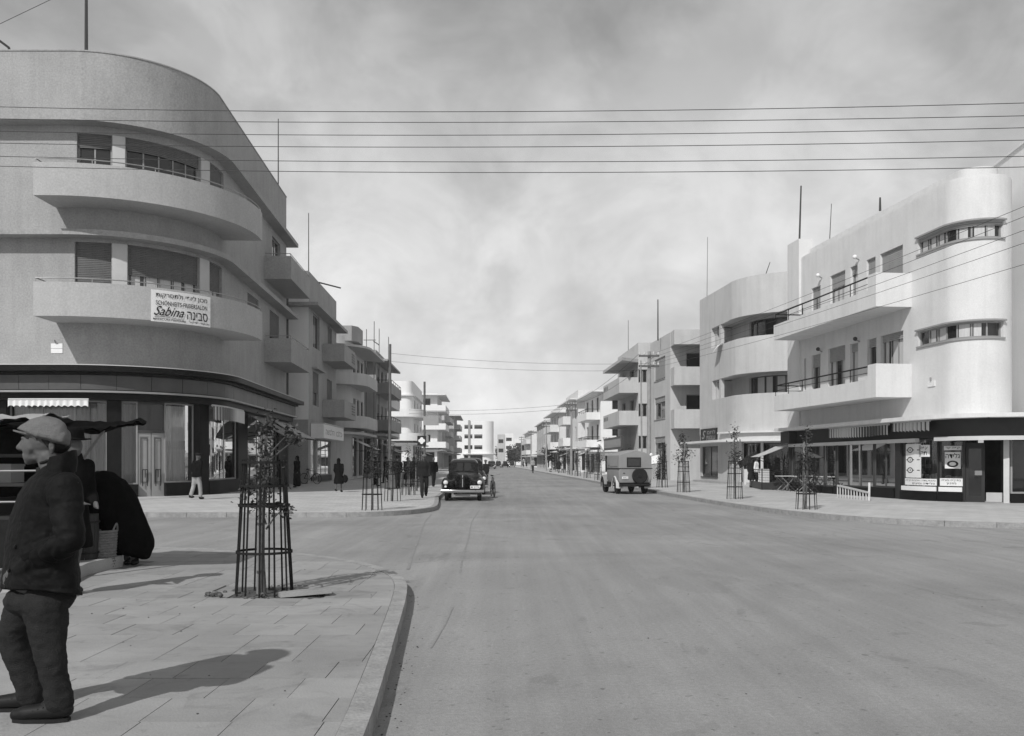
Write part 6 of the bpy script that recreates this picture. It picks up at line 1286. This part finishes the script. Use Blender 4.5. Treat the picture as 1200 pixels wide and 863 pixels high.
for i, (x, z, w, h, m) in enumerate(((-7.1, .89, .5, .25, 'wood'), (-6.5, .89, .5, .22, 'dark_wood'), (-6.9, 1.29, .45, .2, 'wood'), (-6.3, 1.29, .35, .2, 'sign_grey'))):
    cr_ = thing('crate', ['weathered crate low on the stall shelf at the left edge', 'dark crate low on the stall shelf nearest the near man', 'weathered crate on the middle shelf of the stall', 'pale tin box on the middle shelf of the stall'][i], 'crate', (x, 11.1, z), 0)
    if i == 3: MB().box(x - w / 2, x + w / 2, 10.95, 11.25, z, z + h).build('box', m, cr_); MB().box(x - w / 2 - .01, x + w / 2 + .01, 10.94, 11.26, z + h, z + h + .03).build('lid', m, cr_)
    else:
        for k in range(3): MB().box(x - w / 2, x + w / 2, 10.9, 10.915, z + .01 + k * h / 3, z + (k + .8) * h / 3).build('slat', m, cr_); MB().box(x - w / 2, x + w / 2, 11.3, 11.315, z + .01 + k * h / 3, z + (k + .8) * h / 3).build('slat', m, cr_)
        MB().box(x - w / 2, x + w / 2, 10.916, 11.299, z, z + .02).build('base', m, cr_)
        for s in (-1, 1): MB().box(x + s * (w / 2 - .012) - .012, x + s * (w / 2 - .012) + .012, 10.916, 11.299, z + .021, z + h).build('end_board', m, cr_)
o = MB().add([(-7.0, 10.68, 1.5), (-6.5, 10.66, 1.62), (-6.45, 10.68, 1.72), (-6.98, 10.7, 1.62)], [(0, 1, 2, 3)]).build('newspaper', 'sign_white'); tag(o, 'white folded paper hung on the front of the stall', 'paper')
o = MB().bar((-5.64, 11.0, .27), (-5.66, 11.0, .78), .09, .05).build('plank', 'trim'); tag(o, 'short pale plank standing between the near man and the dark tub', 'plank')
TB = thing('tub', 'dark wooden tub standing on the stone step behind the basket', 'tub', (-5.55, 11.8, .27)); cx, cy = -5.62, 11.75
for k in range(18):
    a = 2 * math.pi * k / 18; a2 = 2 * math.pi * (k + .93) / 18; mb = MB(); v = []
    for z, r in ((.27, .17), (.55, .19), (.86, .185)): v += [(cx + math.cos(q) * rr_, cy + math.sin(q) * rr_, z) for rr_, q in ((r, a), (r, a2), (r - .02, a2), (r - .02, a))]
    mb.add(v, [(3, 2, 1, 0), (8, 9, 10, 11)] + [(i * 4 + j, i * 4 + (j + 1) % 4, i * 4 + 4 + (j + 1) % 4, i * 4 + 4 + j) for i in range(2) for j in range(4)]); mb.build('stave', 'dark_wood', TB)
for z, r in ((.36, .182), (.76, .192)): MB().tube([(cx + r * math.cos(k * math.pi / 12), cy + r * math.sin(k * math.pi / 12), z) for k in range(24)], .014, 6, True).build('hoop', 'metal', TB)
MB().lathe([(.005, .80), (.165, .80), (.165, .78), (.005, .78)][::-1], (cx, cy, 0), 18).build('contents', 'cloth_dark', TB)
cx, cy = G(120, 665.5); BK = thing('wicker_basket', 'round wicker basket with loop handles at the feet of the cloaked woman', 'basket', (cx, cy, .13)); W_ = MB()
MB().lathe([(.005, .14), (.14, .14), (.165, .4), (.172, .6), (.155, .6), (.14, .3), (.12, .17), (.005, .17)], (cx, cy, 0), 20).build('lining', 'wicker', BK)
for i in range(13):
    z = .15 + i * .036; r = .148 + .028 * (z - .14) / .46; W_.tube([(cx + (r + .006 * (1 if (k + i) % 2 else -1)) * math.cos(k * math.pi / 18), cy + (r + .006 * (1 if (k + i) % 2 else -1)) * math.sin(k * math.pi / 18), z) for k in range(36)], .014, 5, True)
for k in range(18): a = k * math.pi / 9; W_.tube([(cx + .148 * math.cos(a), cy + .148 * math.sin(a), .13), (cx + .178 * math.cos(a), cy + .178 * math.sin(a), .62)], .008, 4)
tag(W_.build('weave', 'wicker', BK), kind='stuff'); MB().tube([(cx + .178 * math.cos(k * math.pi / 18), cy + .178 * math.sin(k * math.pi / 18), .62) for k in range(36)], .018, 6, True).build('rim', 'wicker', BK)
for s in (-1, 1): MB().tube([(cx + s * .17 + s * .02 * math.sin(math.pi * k / 8), cy - .07 + .14 * k / 8, .62 + .1 * math.sin(math.pi * k / 8)) for k in range(9)], .012, 6).build('handle', 'wicker', BK)
# ================================================================== the dusty air over the street
hz = MB().box(-610, 610, -40, 710, -1.1, 23).build('haze', 'wire', None, 0); hz['kind'] = 'stuff'; hz.data.materials.clear()
hm = bpy.data.materials.new('haze'); hm.use_nodes = True; ht = hm.node_tree; ht.nodes.clear(); ho = ht.nodes.new('ShaderNodeOutputMaterial'); hv = ht.nodes.new('ShaderNodeVolumePrincipled')
hv.inputs['Color'].default_value = (1, 1, 1, 1); hv.inputs['Density'].default_value = .00038; hv.inputs['Anisotropy'].default_value = 0; ht.links.new(hv.outputs[0], ho.inputs['Volume']); hz.data.materials.append(hm)
